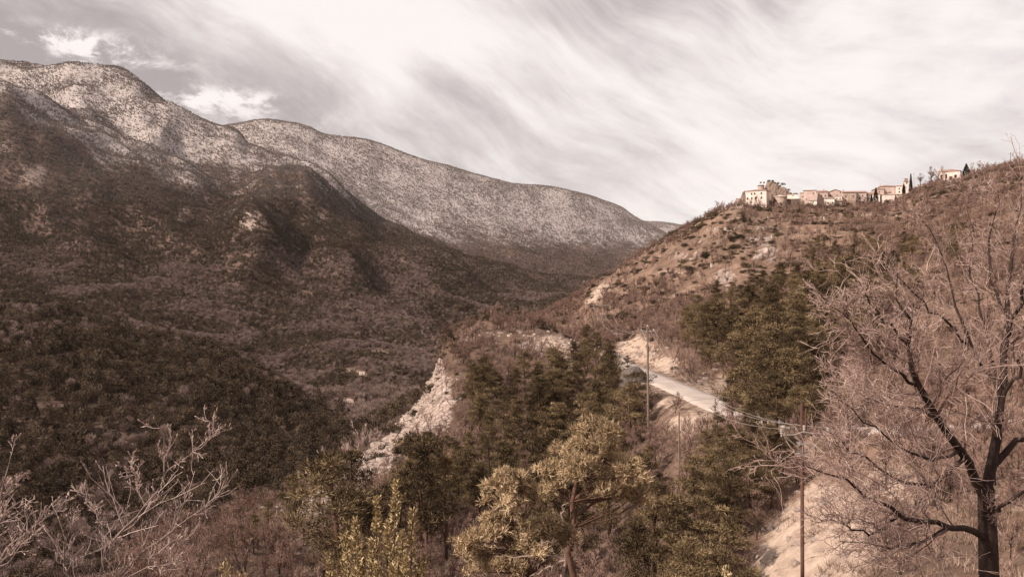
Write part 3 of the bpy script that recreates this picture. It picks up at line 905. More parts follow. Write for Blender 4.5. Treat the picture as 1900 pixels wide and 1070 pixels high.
def bare(seed, h=5.0, stems=1, spread=0.5, nl=9, n2=6, n3=5, rmin=0.006, mat=None, clear=0.2, tw=0.5, trunk_r=0.02):
    """leafless tree or shrub -> (trunk mesh, twig mesh)"""
    rng = np.random.default_rng(seed)
    tr, tb = MB(), MB()
    PS = []
    for s in range(stems):
        a = rng.random() * 6.28
        lean = (0.12 if stems == 1 else 0.5) * (0.4 + rng.random())
        top = np.array((math.cos(a) * lean * h * spread * 1.2, math.sin(a) * lean * h * spread * 1.2, h * (0.72 + 0.2 * rng.random())))
        mid = top * 0.5 + rng.normal(size=3) * 0.04 * h
        PS.append(poly_resample([(0, 0, 0), mid, top], [trunk_r * h / math.sqrt(stems), trunk_r * 0.6 * h / math.sqrt(stems), 0.004 * h], 7))
    P0, R0 = np.stack([p for p, _ in PS]), np.stack([r for _, r in PS])
    tr.tubes(P0, R0, 5, 0.3)
    P1, R1 = spawn(rng, P0, R0, nl, 0.32, 0.55, 0.75, 0.18 + (0.5 - spread) * 0.5, 5, clear, 0.16, 0.55, rmin * 1.6, 0.35, 0.05)
    tr.tubes(P1, R1, 4, 0.4)
    P2, R2 = spawn(rng, P1, R1, n2, 0.35, 0.6, 0.65, 0.15, 4, 0.2, 0.17, 0.55, rmin * 1.15, 0.5, 0.04)
    tb.tubes(P2, R2, 3, np.clip(tw - 0.1 + 0.15 * rng.normal(size=len(P2)), 0, 1))
    P3, R3 = spawn(rng, P2, R2, n3, 0.4, 0.75, 0.6, 0.12, 3, 0.15, 0.15, 0.6, rmin, 0.6, 0.03)
    tb.tubes(P3, R3, 3, np.clip(tw + 0.1 + 0.18 * rng.normal(size=len(P3)), 0, 1))
    return tr.mesh('bare_trunk', (M_BARK,), True), tb.mesh('bare_twigs', (mat or M_TWIG,))


def shrub(seed, r=1.0, flat=0.75, n=900, mat=None, lumps=9, L=0.16):
    """evergreen shrub: lumpy cushion of small leaves"""
    rng = np.random.default_rng(seed)
    b = MB()
    C = rng.normal(size=(lumps, 3)) * np.array((.42, .42, .22)) * r
    C[:, 2] = np.abs(C[:, 2]) + 0.35 * r * flat
    Rr = (0.32 + 0.28 * rng.random(lumps)) * r
    idx = rng.integers(lumps, size=n)
    d = unit(rng.normal(size=(n, 3)))
    p = C[idx] + d * (Rr[idx] * (0.55 + 0.45 * rng.random(n)))[:, None]
    p[:, 2] = np.abs(p[:, 2]) * flat
    tint = np.clip(0.45 + 0.16 * rng.normal(size=lumps)[idx] + 0.16 * rng.normal(size=n), 0, 1)
    b.leaves(p, d + UPV * 0.3 + rng.normal(size=(n, 3)) * 0.5, L * r * (0.6 + 0.8 * rng.random(n)), L * 0.5 * r, rng, tint)
    return b.mesh('shrub', (mat or M_OAK,))


def far_tree(seed, kind):
    """tree seen from far: enough blades for an uneven crown; unit height"""
    rng = np.random.default_rng(seed)
    b = MB()
    if kind == 'conifer':
        n = 380
        z = 0.12 + 0.88 * rng.random(n) ** 0.9
        r = 0.24 * (1.04 - z) ** 0.75 * (0.55 + 0.6 * rng.random(n))
        a = rng.random(n) * 6.283
        p = np.stack((np.cos(a) * r, np.sin(a) * r, z), 1)
        d = np.stack((np.cos(a), np.sin(a), 0.2 + rng.normal(size=n) * 0.4), 1)
        b.leaves(p, d, 0.085, 0.05, rng, np.clip(0.42 + 0.09 * rng.normal(size=n), 0, 1))
    elif kind == 'round':
        n = 420
        lump = rng.normal(size=(9, 3)) * np.array((.20, .20, .15)) + np.array((0, 0, 0.6))
        idx = rng.integers(9, size=n)
        d = unit(rng.normal(size=(n, 3)))
        p = lump[idx] + d * 0.17 * (0.7 + 0.3 * rng.random(n))[:, None]
        b.leaves(p, d * .8 + UPV * 0.5 + rng.normal(size=(n, 3)) * .3, 0.075, 0.055, rng, np.clip(0.44 + 0.13 * rng.normal(size=9)[idx] + 0.06 * rng.normal(size=n), 0, 1))
    else:
        n = 420
        a = rng.random(n) * 6.283
        r = np.sqrt(rng.random(n)) * 0.34
        z = 0.28 + 0.62 * rng.random(n) * (1 - (r / 0.4) ** 2 * 0.5)
        p = np.stack((np.cos(a) * r * (0.5 + z * 0.5), np.sin(a) * r * (0.5 + z * 0.5), z - 0.1), 1)
        d = np.stack((np.cos(a) * r * 1.6, np.sin(a) * r * 1.6, np.full(n, 0.9)), 1) + rng.normal(size=(n, 3)) * 0.22
        b.leaves(p, d, 0.20, 0.020, rng, np.clip(0.46 + 0.12 * rng.normal(size=n), 0, 1))
    return b.mesh('far_tree', (M_FARTWIG if kind == 'bare' else M_FARLEAF,))


def tuft(seed, n=26, h=0.4):
    rng = np.random.default_rng(seed)
    b = MB()
    p = rng.normal(size=(n, 3)) * np.array((.14, .14, 0))
    d = np.stack((p[:, 0] * 2.5, p[:, 1] * 2.5, np.full(n, 1.0)), 1) + rng.normal(size=(n, 3)) * 0.25
    b.leaves(p, d, h * (0.5 + 0.7 * rng.random(n)), 0.03, rng, np.clip(0.5 + 0.2 * rng.normal(size=n), 0, 1))
    return b.mesh('tuft', (M_GRASS,))


def rock_mesh(seed, n=3, sq=(1, 1, 1), rough=0.35):
    """craggy limestone block, unit size"""
    import bmesh
    bm = bmesh.new()
    bmesh.ops.create_icosphere(bm, subdivisions=n, radius=1)
    v = np.array([x.co[:] for x in bm.verts])
    rng = np.random.default_rng(seed)
    # cut by random planes: flat broken faces
    for _ in range(11):
        nrm = unit(rng.normal(size=3))
        dd = 0.45 + 0.4 * rng.random()
        s = v @ nrm
        v = v - np.maximum(s - dd, 0)[:, None] * nrm
    k = noise2(v[:, 0] * 2.1 + seed, v[:, 1] * 2.1 + v[:, 2] * 1.7, seed) * rough * 0.5 + noise2(v[:, 0] * 5 + v[:, 2] * 3, v[:, 1] * 5 - v[:, 2] * 4, seed + 1) * rough * 0.3
    v = v * (1 + k)[:, None] * np.array(sq)
    f = np.array([[x.index for x in fc.verts] for fc in bm.faces])
    bm.free()
    return new_mesh('rock', v, tris=f, mats=(M_ROCK,))


# ---- masses of plants that nobody could count: one object each, filled by geometry nodes
def mass(name, pts, scl, rot, idx, protos, label):
    col = bpy.data.collections.new(name + '_sources')
    for k, me in enumerate(protos):
        o = bpy.data.objects.new('%s_source_%02d' % (name, k), me)
        col.objects.link(o)
    me = new_mesh(name, pts)
    for nm, a, ty in (('scl', scl, 'FLOAT'), ('rot', rot, 'FLOAT')):
        A = me.attributes.new(nm, ty, 'POINT')
        A.data.foreach_set('value', np.asarray(a, np.float32))
    A = me.attributes.new('pick', 'INT', 'POINT')
    A.data.foreach_set('value', np.asarray(idx, np.int32))
    o = link(name, me)
    ng = bpy.data.node_groups.new(name, 'GeometryNodeTree')
    ng.interface.new_socket('Geometry', in_out='INPUT', socket_type='NodeSocketGeometry')
    ng.interface.new_socket('Geometry', in_out='OUTPUT', socket_type='NodeSocketGeometry')
    N = ng.nodes.new
    L = ng.links.new
    gi, go = N('NodeGroupInput'), N('NodeGroupOutput')
    ci = N('GeometryNodeCollectionInfo')
    ci.inputs['Collection'].default_value = col
    ci.inputs['Separate Children'].default_value = True
    ci.inputs['Reset Children'].default_value = True
    ip = N('GeometryNodeInstanceOnPoints')
    ip.inputs['Pick Instance'].default_value = True

    def na(n, ty):
        a = N('GeometryNodeInputNamedAttribute')
        a.data_type = ty
        a.inputs['Name'].default_value = n
        return a.outputs['Attribute']
    cx = N('ShaderNodeCombineXYZ')
    L(na('rot', 'FLOAT'), cx.inputs[2])
    L(gi.outputs[0], ip.inputs['Points'])
    L(ci.outputs[0], ip.inputs['Instance'])
    L(na('pick', 'INT'), ip.inputs['Instance Index'])
    er = N('FunctionNodeEulerToRotation')
    L(cx.outputs[0], er.inputs[0])
    L(er.outputs[0], ip.inputs['Rotation'])
    L(na('scl', 'FLOAT'), ip.inputs['Scale'])
    L(ip.outputs[0], go.inputs[0])
    md = o.modifiers.new('fill', 'NODES')
    md.node_group = ng
    return tag(o, label, None, None, 'stuff')


FARP = [far_tree(1, 'conifer'), far_tree(2, 'conifer'), far_tree(3, 'round'), far_tree(4, 'round'), far_tree(5, 'round'),
        far_tree(6, 'bare'), far_tree(7, 'bare'), far_tree(8, 'bare')]


def forest(name, dens, seed, h0, h1, bare_f, label, con_f=0.35):
    p, f = scatter(dens, seed)
    rng = np.random.default_rng(seed + 1)
    n = len(p)
    bf = bare_f.ravel()[f]
    isb = rng.random(n) < bf
    con = rng.random(n) < con_f
    idx = np.where(isb, rng.integers(5, 8, n), np.where(con, rng.integers(0, 2, n), rng.integers(2, 5, n)))
    scl = h0 + (h1 - h0) * rng.random(n) ** 1.4 * np.where(rng.random(n) < .07, 1.5, 1)
    scl = np.where(isb, scl * 0.95, scl)
    p = p - np.array((0, 0, 0.3))
    print(name, n)
    return mass(name, p, scl, rng.random(n) * 6.283, idx, FARP, label)


frame_m = (FU > -60) & (FU < 1960) & FSEEN
patch = fbm(FX, FY, 210, 4, 31)
patch2 = fbm(FX, FY, 70, 3, 33)
bare_mix = sstep(patch + 0.35 * patch2, -0.12, 0.18)
clear_e = np.clip(1 - 2.2 * FEARTH, 0, 1)
valm = frame_m & ((FD > 250) & (FU < 960) | (FD > 600)) & (FD < 1300)
spur_dark = sstep(FU, -200, 100) * (FD > 330) * (FD < 720)
pale = gauss([(370, 578, 90, 14, 800, 1700, .8), (700, 600, 110, 30, 800, 2200, .6), (720, 720, 60, 34, 480, 1000, .8), (580, 640, 90, 20, 700, 1200, .5), (470, 560, 120, 22, 1000, 2200, .4)])
bare_mix = np.clip(bare_mix + pale, 0, 1)
bm_v = np.clip(bare_mix * 0.95 - 0.42 * (FD < 640) * (FU < 640) + 0.12, 0.06, 0.95)
forest('valley_woodland', valm * 0.058 * clear_e, 101, 5, 10.5, bm_v, 'dense mixed winter woodland filling the valley')
mid_m = frame_m & (FD >= 1300) & (FD < 2700)
forest('foothill_woodland', mid_m * 0.027 * clear_e * (1 - .7 * np.clip(FROCK, 0, 1)), 102, 6, 12, np.clip(bare_mix * 0.85 + 0.12 - 0.85 * sstep(FZ + 60 * patch, 40, 190), 0.06, 0.9), 'brown and dark woodland on the lower mountain slopes')
up_m = frame_m & (FD >= 2700) & (FD < 4700)
thin = 1 - 0.75 * np.clip(fmean(SNOW), 0, 1) * sstep(fbm(FX, FY, 160, 5, 41), -0.25, 0.25)
forest('mountain_woodland', up_m * 0.030 * thin * (1 - .6 * np.clip(FROCK, 0, 1)), 103, 4.5, 10.5, np.clip(0.08 + bare_mix * 0.25 + 0.2 * sstep(FZ, 350, 600), 0, 1), 'snow dusted woodland on the upper mountain', 0.6)
far_m = frame_m & (FD >= 4700)
thin2 = 1 - 0.6 * sstep(fbm(FX, FY, 260, 5, 43), -0.2, 0.3)
forest('ridge_woodland', far_m * 0.0145 * thin2, 104, 6, 13, np.clip(0.35 + bare_mix * 0.3, 0, 1), 'frosted woodland along the far long ridge', 0.6)

# ------------------------------------------------------------------ thin haze in the valley air
hm = bpy.data.materials.new('haze')
hm.use_nodes = True
t = NT(hm.node_tree)
pv = t.n('ShaderNodeVolumePrincipled', {'Color': (0.95, 0.90, 0.90, 1), 'Density': 0.8e-5, 'Anisotropy': 0.0})
mo = t.n('ShaderNodeOutputMaterial')
hm.node_tree.links.new(pv.outputs[0], mo.inputs['Volume'])
hz = MB().box((0, 6100, 650), (35000, 12900, 2200)).mesh('haze', (hm,))
tag(link('haze', hz), 'thin pale haze hanging in the valley', None, None, 'stuff')

# ------------------------------------------------------------------ plants one can count
def join_meshes(a, b, name):
    va, vb = np.zeros(len(a.vertices) * 3), np.zeros(len(b.vertices) * 3)
    a.vertices.foreach_get('co', va)
    b.vertices.foreach_get('co', vb)
    out_t, out_q, mi_t, mi_q = [], [], [], []
    for me, off, mi in ((a, 0, 0), (b, len(a.vertices), 1)):
        li = np.zeros(len(me.loops), np.int32)
        me.loops.foreach_get('vertex_index', li)
        tot = np.zeros(len(me.polygons), np.int32)
        ls = np.zeros(len(me.polygons), np.int32)
        me.polygons.foreach_get('loop_total', tot)
        me.polygons.foreach_get('loop_start', ls)
        t3, t4 = ls[tot == 3], ls[tot == 4]
        out_t.append(li[t3[:, None] + np.arange(3)] + off)
        out_q.append(li[t4[:, None] + np.arange(4)] + off)
        mi_t.append(np.full(len(t3), mi))
        mi_q.append(np.full(len(t4), mi))
    tint = []
    for me in (a, b):
        x = np.zeros(len(me.vertices), np.float32)
        me.attributes['tint'].data.foreach_get('value', x)
        tint.append(x)
    me = new_mesh(name, np.concatenate((va, vb)).reshape(-1, 3), np.concatenate(out_t), np.concatenate(out_q), np.concatenate(tint), False,
                  (a.materials[0], b.materials[0]))
    me.polygons.foreach_set('material_index', np.concatenate(mi_t + mi_q).astype(np.int32))
    return me


PINES = [pine(200 + k, 10, wide=w_, clear=c_, lean=l_) for k, (w_, c_, l_) in enumerate(
    ((.30, .25, .04), (.36, .22, .05), (.27, .35, .03), (.40, .18, .05), (.33, .30, .07), (.24, .2, .03), (.44, .28, .05)))]
BARES = [bare(300 + k, 5, stems=s_, spread=sp_, nl=n_, n2=8, n3=7, rmin=0.012, tw=0.5) for k, (s_, sp_, n_) in enumerate(
    ((1, .5, 11), (2, .55, 8), (3, .6, 6), (1, .65, 12), (4, .6, 5), (2, .45, 8)))]
FLUFFY = [bare(330 + k, 5, stems=2, spread=.4, nl=10, n2=8, n3=6, rmin=0.010, tw=0.55, mat=M_PALETWIG) for k in range(2)]
SHRUBS = [shrub(400 + k, 1.0, .8, 900) for k in range(5)]
BARE1 = [join_meshes(a, b, 'bare_plant') for a, b in BARES]
PINE1 = [join_meshes(a, b, 'pine_plant') for a, b in PINES]


def put_tree(name, pair, names, pos, scale, rz, label, cat, group=None):
    r = root(name, pos, label, cat, group, rz)
    r.scale = (scale[0], scale[0], scale[1]) if isinstance(scale, tuple) else (scale,) * 3
    for nm, me in zip(names, pair):
        o = link(nm, me, r)
        if nm in ('twigs', 'crown'):
            o['kind'] = 'stuff'
    return r


def where(u, d):
    """a phrase for the part of the hillside a plant stands on, and its group"""
    if d < 260:
        if u < 860 and d > 60:
            return 'beside the pale rock ridge'
        if u < 1240:
            if d < 62:
                return 'low on the slope under the golden pine'
            return 'on the wooded slope before the knoll' if d < 165 else 'on top of the rocky knoll'
        if d < 85:
            return 'on the bank below the bend of road'
        return 'on the hillside right of the road bend' if u < 1560 else 'on the slope behind the big bare tree'
    return 'on the hillside under the village' if u > 1250 else 'on the steep left flank of the village hill'


LAND = [('the tall grey pole', 1203, 690), ('the tall golden pine', 1090, 900), ('the leafy bush', 700, 990), ('the brown power pole', 1490, 900), ('the big leafless tree', 1830, 860), ('the dark gravel heap', 1178, 690),
        ('the thin bare post', 1260, 830), ('the tall rock pinnacle', 1345, 515), ('the pale road bend', 1300, 735), ('the black dead trunk', 620, 940), ('the budding tree', 250, 960), ('the manor house', 1410, 372), ('the chapel', 1770, 325),
        ('the twin posts', 1112, 590), ('the pale scree patch', 1105, 545), ('the spreading golden pine', 930, 980), ('the knoll top rocks', 1010, 630), ('the cliff head', 820, 660), ('the lower rock ridge', 690, 840), ('the long stone house', 1580, 368),
        ('the villa', 1650, 360), ('the steel crossarm', 1490, 800), ('the sandy bank', 1530, 980), ('the foot of the ridge', 580, 930), ('the rock pair', 1422, 462), ('the ridge top pole', 1875, 300), ('the dark dead trunk', 910, 880)]
ORD = ['first', 'second', 'third', 'fourth', 'fifth', 'sixth', 'seventh', 'eighth', 'ninth', 'tenth', 'eleventh', 'twelfth', 'thirteenth', 'fourteenth', 'fifteenth', 'sixteenth', 'seventeenth', 'eighteenth', 'nineteenth', 'twentieth']
PLANTS = []      # (object, kind words, look, group noun)


def name_plants():
    """give every single plant a description of its own: its look, and where it stands from something one can find"""
    rows = {}
    for o, noun, look, many in PLANTS:
        x, y, z = o.location
        u, v = CU + x / y * F, CV - (z + 1.5) / y * F
        k = min(range(len(LAND)), key=lambda q: math.hypot(LAND[q][1] - u, LAND[q][2] - v))
        du, dv = u - LAND[k][1], v - LAND[k][2]
        way = ('left of' if du < 0 else 'right of') if abs(du) > abs(dv) else ('above' if dv < 0 else 'below')
        rows.setdefault((noun, look, k, way), []).append((math.hypot(du, dv), o, many))
    for (noun, look, k, way), lst in rows.items():
        lst.sort(key=lambda e: e[0])
        for i, (_, o, many) in enumerate(lst):
            if len(lst) == 1:
                o['label'] = '%s %s %s %s' % (look, noun, way, LAND[k][0])
            elif i < 20:
                o['label'] = '%s %s, %s of its kind %s %s' % (look, noun, ORD[i], way, LAND[k][0])
            else:
                o['label'] = '%s %s well away %s %s' % (look, noun, way, LAND[k][0])
            o['group'] = '%s round %s' % (many, LAND[k][0])


rng = np.random.default_rng(9)
placed = []          # (x, y, keep-clear radius)


def px_pine(u, vt, d, k, wide=1.0):
    b_ = foot(u, d, 0.2)
    h = (CV - vt) / F * d - b_.z
    h = max(3.0, min(h, 17))
    return (b_, h, k, wide)


NP = []
for i, (u, vt, d) in enumerate([
        (1090, 626, 150), (1128, 655, 122), (1000, 712, 122), (1055, 690, 130), (955, 735, 122), (905, 770, 112), (1040, 752, 102), (1100, 728, 100),
        (1170, 742, 95), (870, 802, 100), (930, 700, 145), (1190, 775, 84), (985, 775, 96), (1145, 705, 108), (1080, 770, 88), (850, 850, 84), (835, 862, 86),
        (1150, 800, 76), (1205, 830, 70), (1010, 820, 80), (940, 830, 84), (775, 905, 76), (725, 935, 64), (890, 860, 70), (1225, 880, 58), (545, 882, 72),
        (500, 930, 66), (610, 968, 56), (470, 965, 58), (1290, 882, 54), (1318, 905, 50), (1255, 950, 46), (1390, 800, 70), (1425, 815, 64), (1360, 880, 60),
        (1440, 570, 100), (1400, 580, 110), (1372, 640, 96), (1482, 548, 118), (1522, 566, 112), (1562, 522, 128), (1412, 628, 90), (1462, 640, 88), (1512, 628, 97),
        (1392, 690, 84), (1442, 720, 80), (1482, 690, 84), (1532, 700, 86), (1572, 478, 160), (1500, 505, 150), (1352, 590, 122), (1430, 530, 130), (1540, 610, 100),
        (1600, 560, 120), (1585, 500, 150), (1385, 600, 112), (1475, 600, 100), (1425, 665, 90), (1500, 680, 90), (1455, 760, 72), (1410, 745, 78), (1640, 470, 170), (1330, 560, 150),
        (1350, 790, 59), (1375, 800, 57), (1400, 775, 58), (1425, 790, 56), (1450, 805, 56), (1470, 822, 55), (1390, 842, 53), (1432, 852, 53), (1350, 862, 51), (1320, 835, 56), (1290, 852, 52), (1310, 800, 64), (1335, 770, 66), (1305, 935, 44), (1340, 962, 42), (1282, 1005, 38), (1180, 965, 42), (1240, 1000, 40), (1545, 560, 125), (1370, 720, 86), (1490, 740, 78), (1380, 652, 74), (1420, 640, 72), (1460, 650, 70), (1500, 668, 68), (1538, 690, 66), (1360, 700, 78), (1440, 700, 66), (1400, 722, 70), (1480, 720, 64), (1150, 700, 118), (1165, 690, 128), (1140, 690, 112), (1510, 730, 62)]):
    NP.append(px_pine(u, vt, d, i % 7, 1.2 if u < 1300 else 1.35))
pm = poly_mask([(850, 800), (890, 730), (960, 690), (1080, 690), (1160, 735), (1215, 800), (1240, 900), (1250, 1010), (1200, 1120), (560, 1120), (640, 1040), (740, 975), (810, 890)], 45, 175) * 0.026
pm = pm + poly_mask([(1260, 660), (1300, 590), (1400, 540), (1500, 520), (1640, 520), (1680, 620), (1600, 720), (1480, 740), (1400, 735), (1330, 700)], 80, 215) * 0.024
pm = pm + poly_mask([(1500, 540), (1500, 470), (1700, 440), (1800, 470), (1760, 560), (1620, 560)], 150, 360) * 0.010
pm = pm * (FROAD > 6) * (FEARTH < 0.4) * (FROCK < .5)
p, f = scatter(pm, 61)
for q in p:
    d = q[1]
    u = CU + q[0] / d * F
    NP.append((Vector(q) - Vector((0, 0, .2)), float(rng.uniform(4.5, 9.5)) * (0.8 if u > 1480 and d > 150 else 1), int(rng.integers(7)), float(rng.uniform(.95, 1.35))))
NP.sort(key=lambda e: -e[1] / e[0].y)
print('pines', len(NP))
n_tree = {}
for (b_, h, k, wd) in NP[:300]:
    u, d = CU + b_.x / b_.y * F, b_.y
    w_ = where(u, d)
    t_ = put_tree('pine_tree', PINES[k], ('trunk', 'crown'), b_, (h / 10 * wd, h / 10), float(rng.random() * 6.28), 'pine', 'pine tree', 'pines ' + w_)
    PLANTS.append((t_, 'dark olive pine', ('tall ' if h > 8.5 else ('small ' if h < 6 else 'middling ')) + ('even', 'full', 'high crowned', 'low spreading', 'bent', 'narrow', 'wide topped')[k], 'pines'))

# bare brush over the slopes
bmask = np.zeros_like(FD)
hill = INFRAME & (FD > 11) & (FD < 470) & FSEEN
bn = fbm(FX, FY, 26, 4, 71)
bn2 = fbm(FX, FY, 60, 3, 72)
bmask = hill * np.where(FD < 38, 0.75, np.where(FD < 90, 0.42, np.where(FD < 260, 0.26, 0.016))) * sstep(bn, -0.40, 0.12)
lowhill = gauss([(1050, 590, 130, 45, 190, 470, 1.0), (1250, 600, 190, 55, 120, 330, 1.1), (1700, 450, 200, 60, 120, 440, .9), (1850, 400, 150, 60, 120, 440, .7)])
bmask = np.where(FD > 190, hill * (0.13 * np.clip(lowhill, 0, 1) + 0.075 * (bn > -.1)), bmask)
bmask = np.maximum(bmask, hill * 0.34 * (FU > 230) * (FU < 1400) * (FD > 34) * (FD < 105) * (1 - (FU < 740) * (FD > 66)))
bmask = np.maximum(bmask, hill * 0.45 * (FU > 1610) * (FD > 30) * (FD < 62))
bmask = bmask * (FROAD > 4.0) * (1 - np.clip(FEARTH * 1.5, 0, 1)) * (1 - 0.95 * np.clip(FROCK, 0, 1))
p, f = scatter(bmask, 77)
n = len(p)
near_left = ((p[:, 1] < 38) & (p[:, 0] < p[:, 1] * .25)) | ((p[:, 1] < 75) & (p[:, 0] / p[:, 1] * F + CU < 235))
p, n = p[~near_left], int((~near_left).sum())
hh = np.where(p[:, 1] < 38, rng.uniform(.5, 1.6, n), np.where(p[:, 1] < 90, rng.uniform(.8, 3.2, n), rng.uniform(1.0, 4.2, n)))
order = np.argsort(-hh / p[:, 1])
print('bare', n)
kk = rng.integers(6, size=n)
for i in order[:260]:
    q, h = p[i], hh[i]
    u, d = CU + q[0] / q[1] * F, q[1]
    w_ = where(u, d)
    t_ = put_tree('bare_shrub', BARES[kk[i]], ('trunk', 'twigs'), Vector(q) - Vector((0, 0, .1)), float(h / 5), float(rng.random() * 6.28), 'leafless shrub', 'bare shrub', 'leafless shrubs ' + w_)
    PLANTS.append((t_, 'bare shrub', ('tall ' if h > 2.4 else ('small ' if h < 1.4 else 'middling ')) + ('single stemmed', 'twin stemmed', 'three stemmed', 'broad headed', 'many stemmed', 'upright')[kk[i]], 'leafless shrubs'))
for k, c in enumerate(RC):
    u = CU + c[0] / c[1] * F
    if c[1] < 66 and 1690 < u < 1960 and k % 2 == 0:
        q = foot(u + rng.uniform(-6, 6), c[1] - 3.0 - rng.uniform(0, 1.2), .1)
        h = float(rng.uniform(1.5, 2.7))
        t_ = put_tree('bare_shrub', BARES[k % 6], ('trunk', 'twigs'), q, h / 5, k * 1.3, 'leafless shrub', 'bare shrub')
        PLANTS.append((t_, 'bare shrub', 'roadside ' + ('single stemmed', 'twin stemmed', 'three stemmed', 'broad headed', 'many stemmed', 'upright')[k % 6], 'roadside leafless shrubs'))
o_ = order[260:]
mass('bare_brush', p[o_] - np.array((0, 0, .1)), hh[o_] / 5, rng.random(len(o_)) * 6.28, kk[o_], BARE1, 'leafless brown brush covering the slopes')

# dark evergreen scrub
sn = fbm(FX, FY, 34, 4, 81)
smask = hill * (FD > 45) * np.where(FD > 190, 0.12, 0.030) * (0.16 + 0.84 * sstep(sn, -0.12, 0.20))
smask = smask + hill * 0.035 * gauss([(780, 770, 70, 60, 60, 200, 1), (700, 850, 90, 50, 60, 200, 1), (900, 640, 120, 40, 120, 215, 1.0), (600, 920, 80, 40, 50, 200, 1)])
smask = smask * (FROAD > 4.5) * (1 - np.clip(FEARTH * 1.2, 0, 1)) * (1 - 0.72 * np.clip(FROCK, 0, 1))
p, f = scatter(smask, 87)
n = len(p)
rr_ = rng.uniform(0.4, 1.25, n) * np.where(p[:, 1] > 190, 1.35, 1.0) * (0.6 + 0.9 * rng.random(n) ** 3)
kk = rng.integers(5, size=n)
order = np.argsort(-rr_ / p[:, 1])
print('shrubs', n)
for i in order[:300]:
    q = p[i]
    w_ = where(CU + q[0] / q[1] * F, q[1])
    o = link('evergreen_shrub', SHRUBS[kk[i]], None, Vector(q) - Vector((0, 0, .15)))
    o.scale = (rr_[i] * rng.uniform(.9, 1.5), rr_[i] * 1.1, rr_[i] * rng.uniform(.8, 1.15))
    o.rotation_euler = (0, 0, rng.random() * 6.28)
    tag(o, 'shrub', 'shrub', 'evergreen shrubs ' + w_)
    PLANTS.append((o, 'dark evergreen shrub', ('big ' if rr_[i] > 1.5 else ('small ' if rr_[i] < .9 else 'middling ')) + ('flat' if o.scale.x > 1.2 * o.scale.z else 'round'), 'evergreen shrubs'))
o_ = order[300:]
mass('evergreen_scrub', p[o_] - np.array((0, 0, .15)), rr_[o_], rng.random(len(o_)) * 6.28, kk[o_], SHRUBS, 'dark evergreen scrub scattered over the hillside')

# dry grass and loose stones
gm = hill * np.where(FD < 38, 1.3, 1) * np.where(FD < 75, 1.8, np.where(FD < 200, 0.30, 0.10)) * (FROAD > 3.2) * np.where(FEARTH > .45, 0.6, 1) * (1 - 0.8 * np.clip(FROCK, 0, 1)) * sstep(fbm(FX, FY, 9, 4, 91), -.35, .25)
p, f = scatter(gm, 97)
print('grass', len(p))
mass('dry_grass', p, np.where(p[:, 1] < 75, rng.uniform(.6, 1.5, len(p)), rng.uniform(1.2, 2.6, len(p))), rng.random(len(p)) * 6.28, rng.integers(3, size=len(p)), [tuft(500 + k) for k in range(3)],
     'dry straw coloured grass over the banks and hillside')
ROCKS = [rock_mesh(600 + k, 3) for k in range(5)]
ROCKLOW = [rock_mesh(620 + k, 2) for k in range(4)]
sm = hill * (np.clip(FROCK, 0, 1) * np.where(FD < 210, 0.35, 0.05) + np.clip(FEARTH, 0, 1) * (FD < 75) * 0.55 + np.clip(FEARTH, 0, 1) * (FD >= 75) * 0.10 + 0.002) * (FROAD > 3.4)
p, f = scatter(sm, 98)
print('stones', len(p))
mass('loose_stones', p, rng.uniform(.10, .30, len(p)) * np.where(p[:, 1] > 90, 2.2, 1), rng.random(len(p)) * 6.28, rng.integers(4, size=len(p)), ROCKLOW, 'pale loose stones on the banks and ridge')

# rock outcrops
OUT = [(820, 668, 182, 1.6, 1.4), (812, 690, 178, 1.6, 1.8), (818, 706, 175, 1.4, 1.6), (800, 716, 172, 1.8, 2.0), (790, 735, 168, 1.6, 1.8), (806, 730, 168, 1.4, 1.6), (776, 752, 163, 2.0, 2.3), (788, 760, 160, 1.4, 1.6),
       (760, 772, 158, 1.8, 1.8), (742, 790, 154, 2.2, 1.9), (758, 800, 150, 1.3, 1.3), (722, 806, 148, 1.8, 1.5), (706, 820, 144, 2.2, 1.8), (725, 828, 140, 1.3, 1.2), (690, 836, 140, 1.8, 1.4), (672, 850, 134, 1.5, 1.3),
       (700, 852, 132, 1.2, 1.0), (655, 868, 127, 1.2, 1.0), (640, 880, 122, 1.1, .9), (620, 896, 117, 1.2, .9), (596, 912, 111, 1.1, .8), (560, 925, 103, 1.0, .7), (780, 778, 156, 1.2, 1.1), (828, 690, 178, 1.4, 1.6), (835, 720, 170, 1.2, 1.2),
       (1040, 632, 192, 1.6, 1.0), (1058, 648, 184, 1.3, .9), (1020, 625, 196, 1.4, .9), (1075, 665, 176, 1.2, .8), (1180, 640, 152, 1.8, 1.5), (1168, 660, 158, 1.5, 1.2), (1195, 632, 149, 1.6, 1.4), (1215, 655, 144, 1.2, .9), (1190, 660, 150, 1.0, .8),
       (1205, 640, 150, 1.0, 1.2), (812, 745, 160, 1.6, 1.6), (796, 790, 148, 1.8, 1.4), (770, 800, 148, 1.5, 1.2), (745, 830, 138, 1.8, 1.2), (760, 850, 130, 1.3, 1.0), (715, 855, 130, 1.6, 1.1), (680, 870, 124, 1.4, 1.0), (650, 900, 116, 1.2, .8), (880, 612, 198, 1.3, 1.0), (855, 632, 190, 1.6, 1.4), (930, 618, 199, 1.1, .8), (985, 628, 197, 1.3, .9), (1260, 690, 128, .9, .6), (1300, 700, 122, 1.0, .6), (1320, 722, 112, .8, .5)]
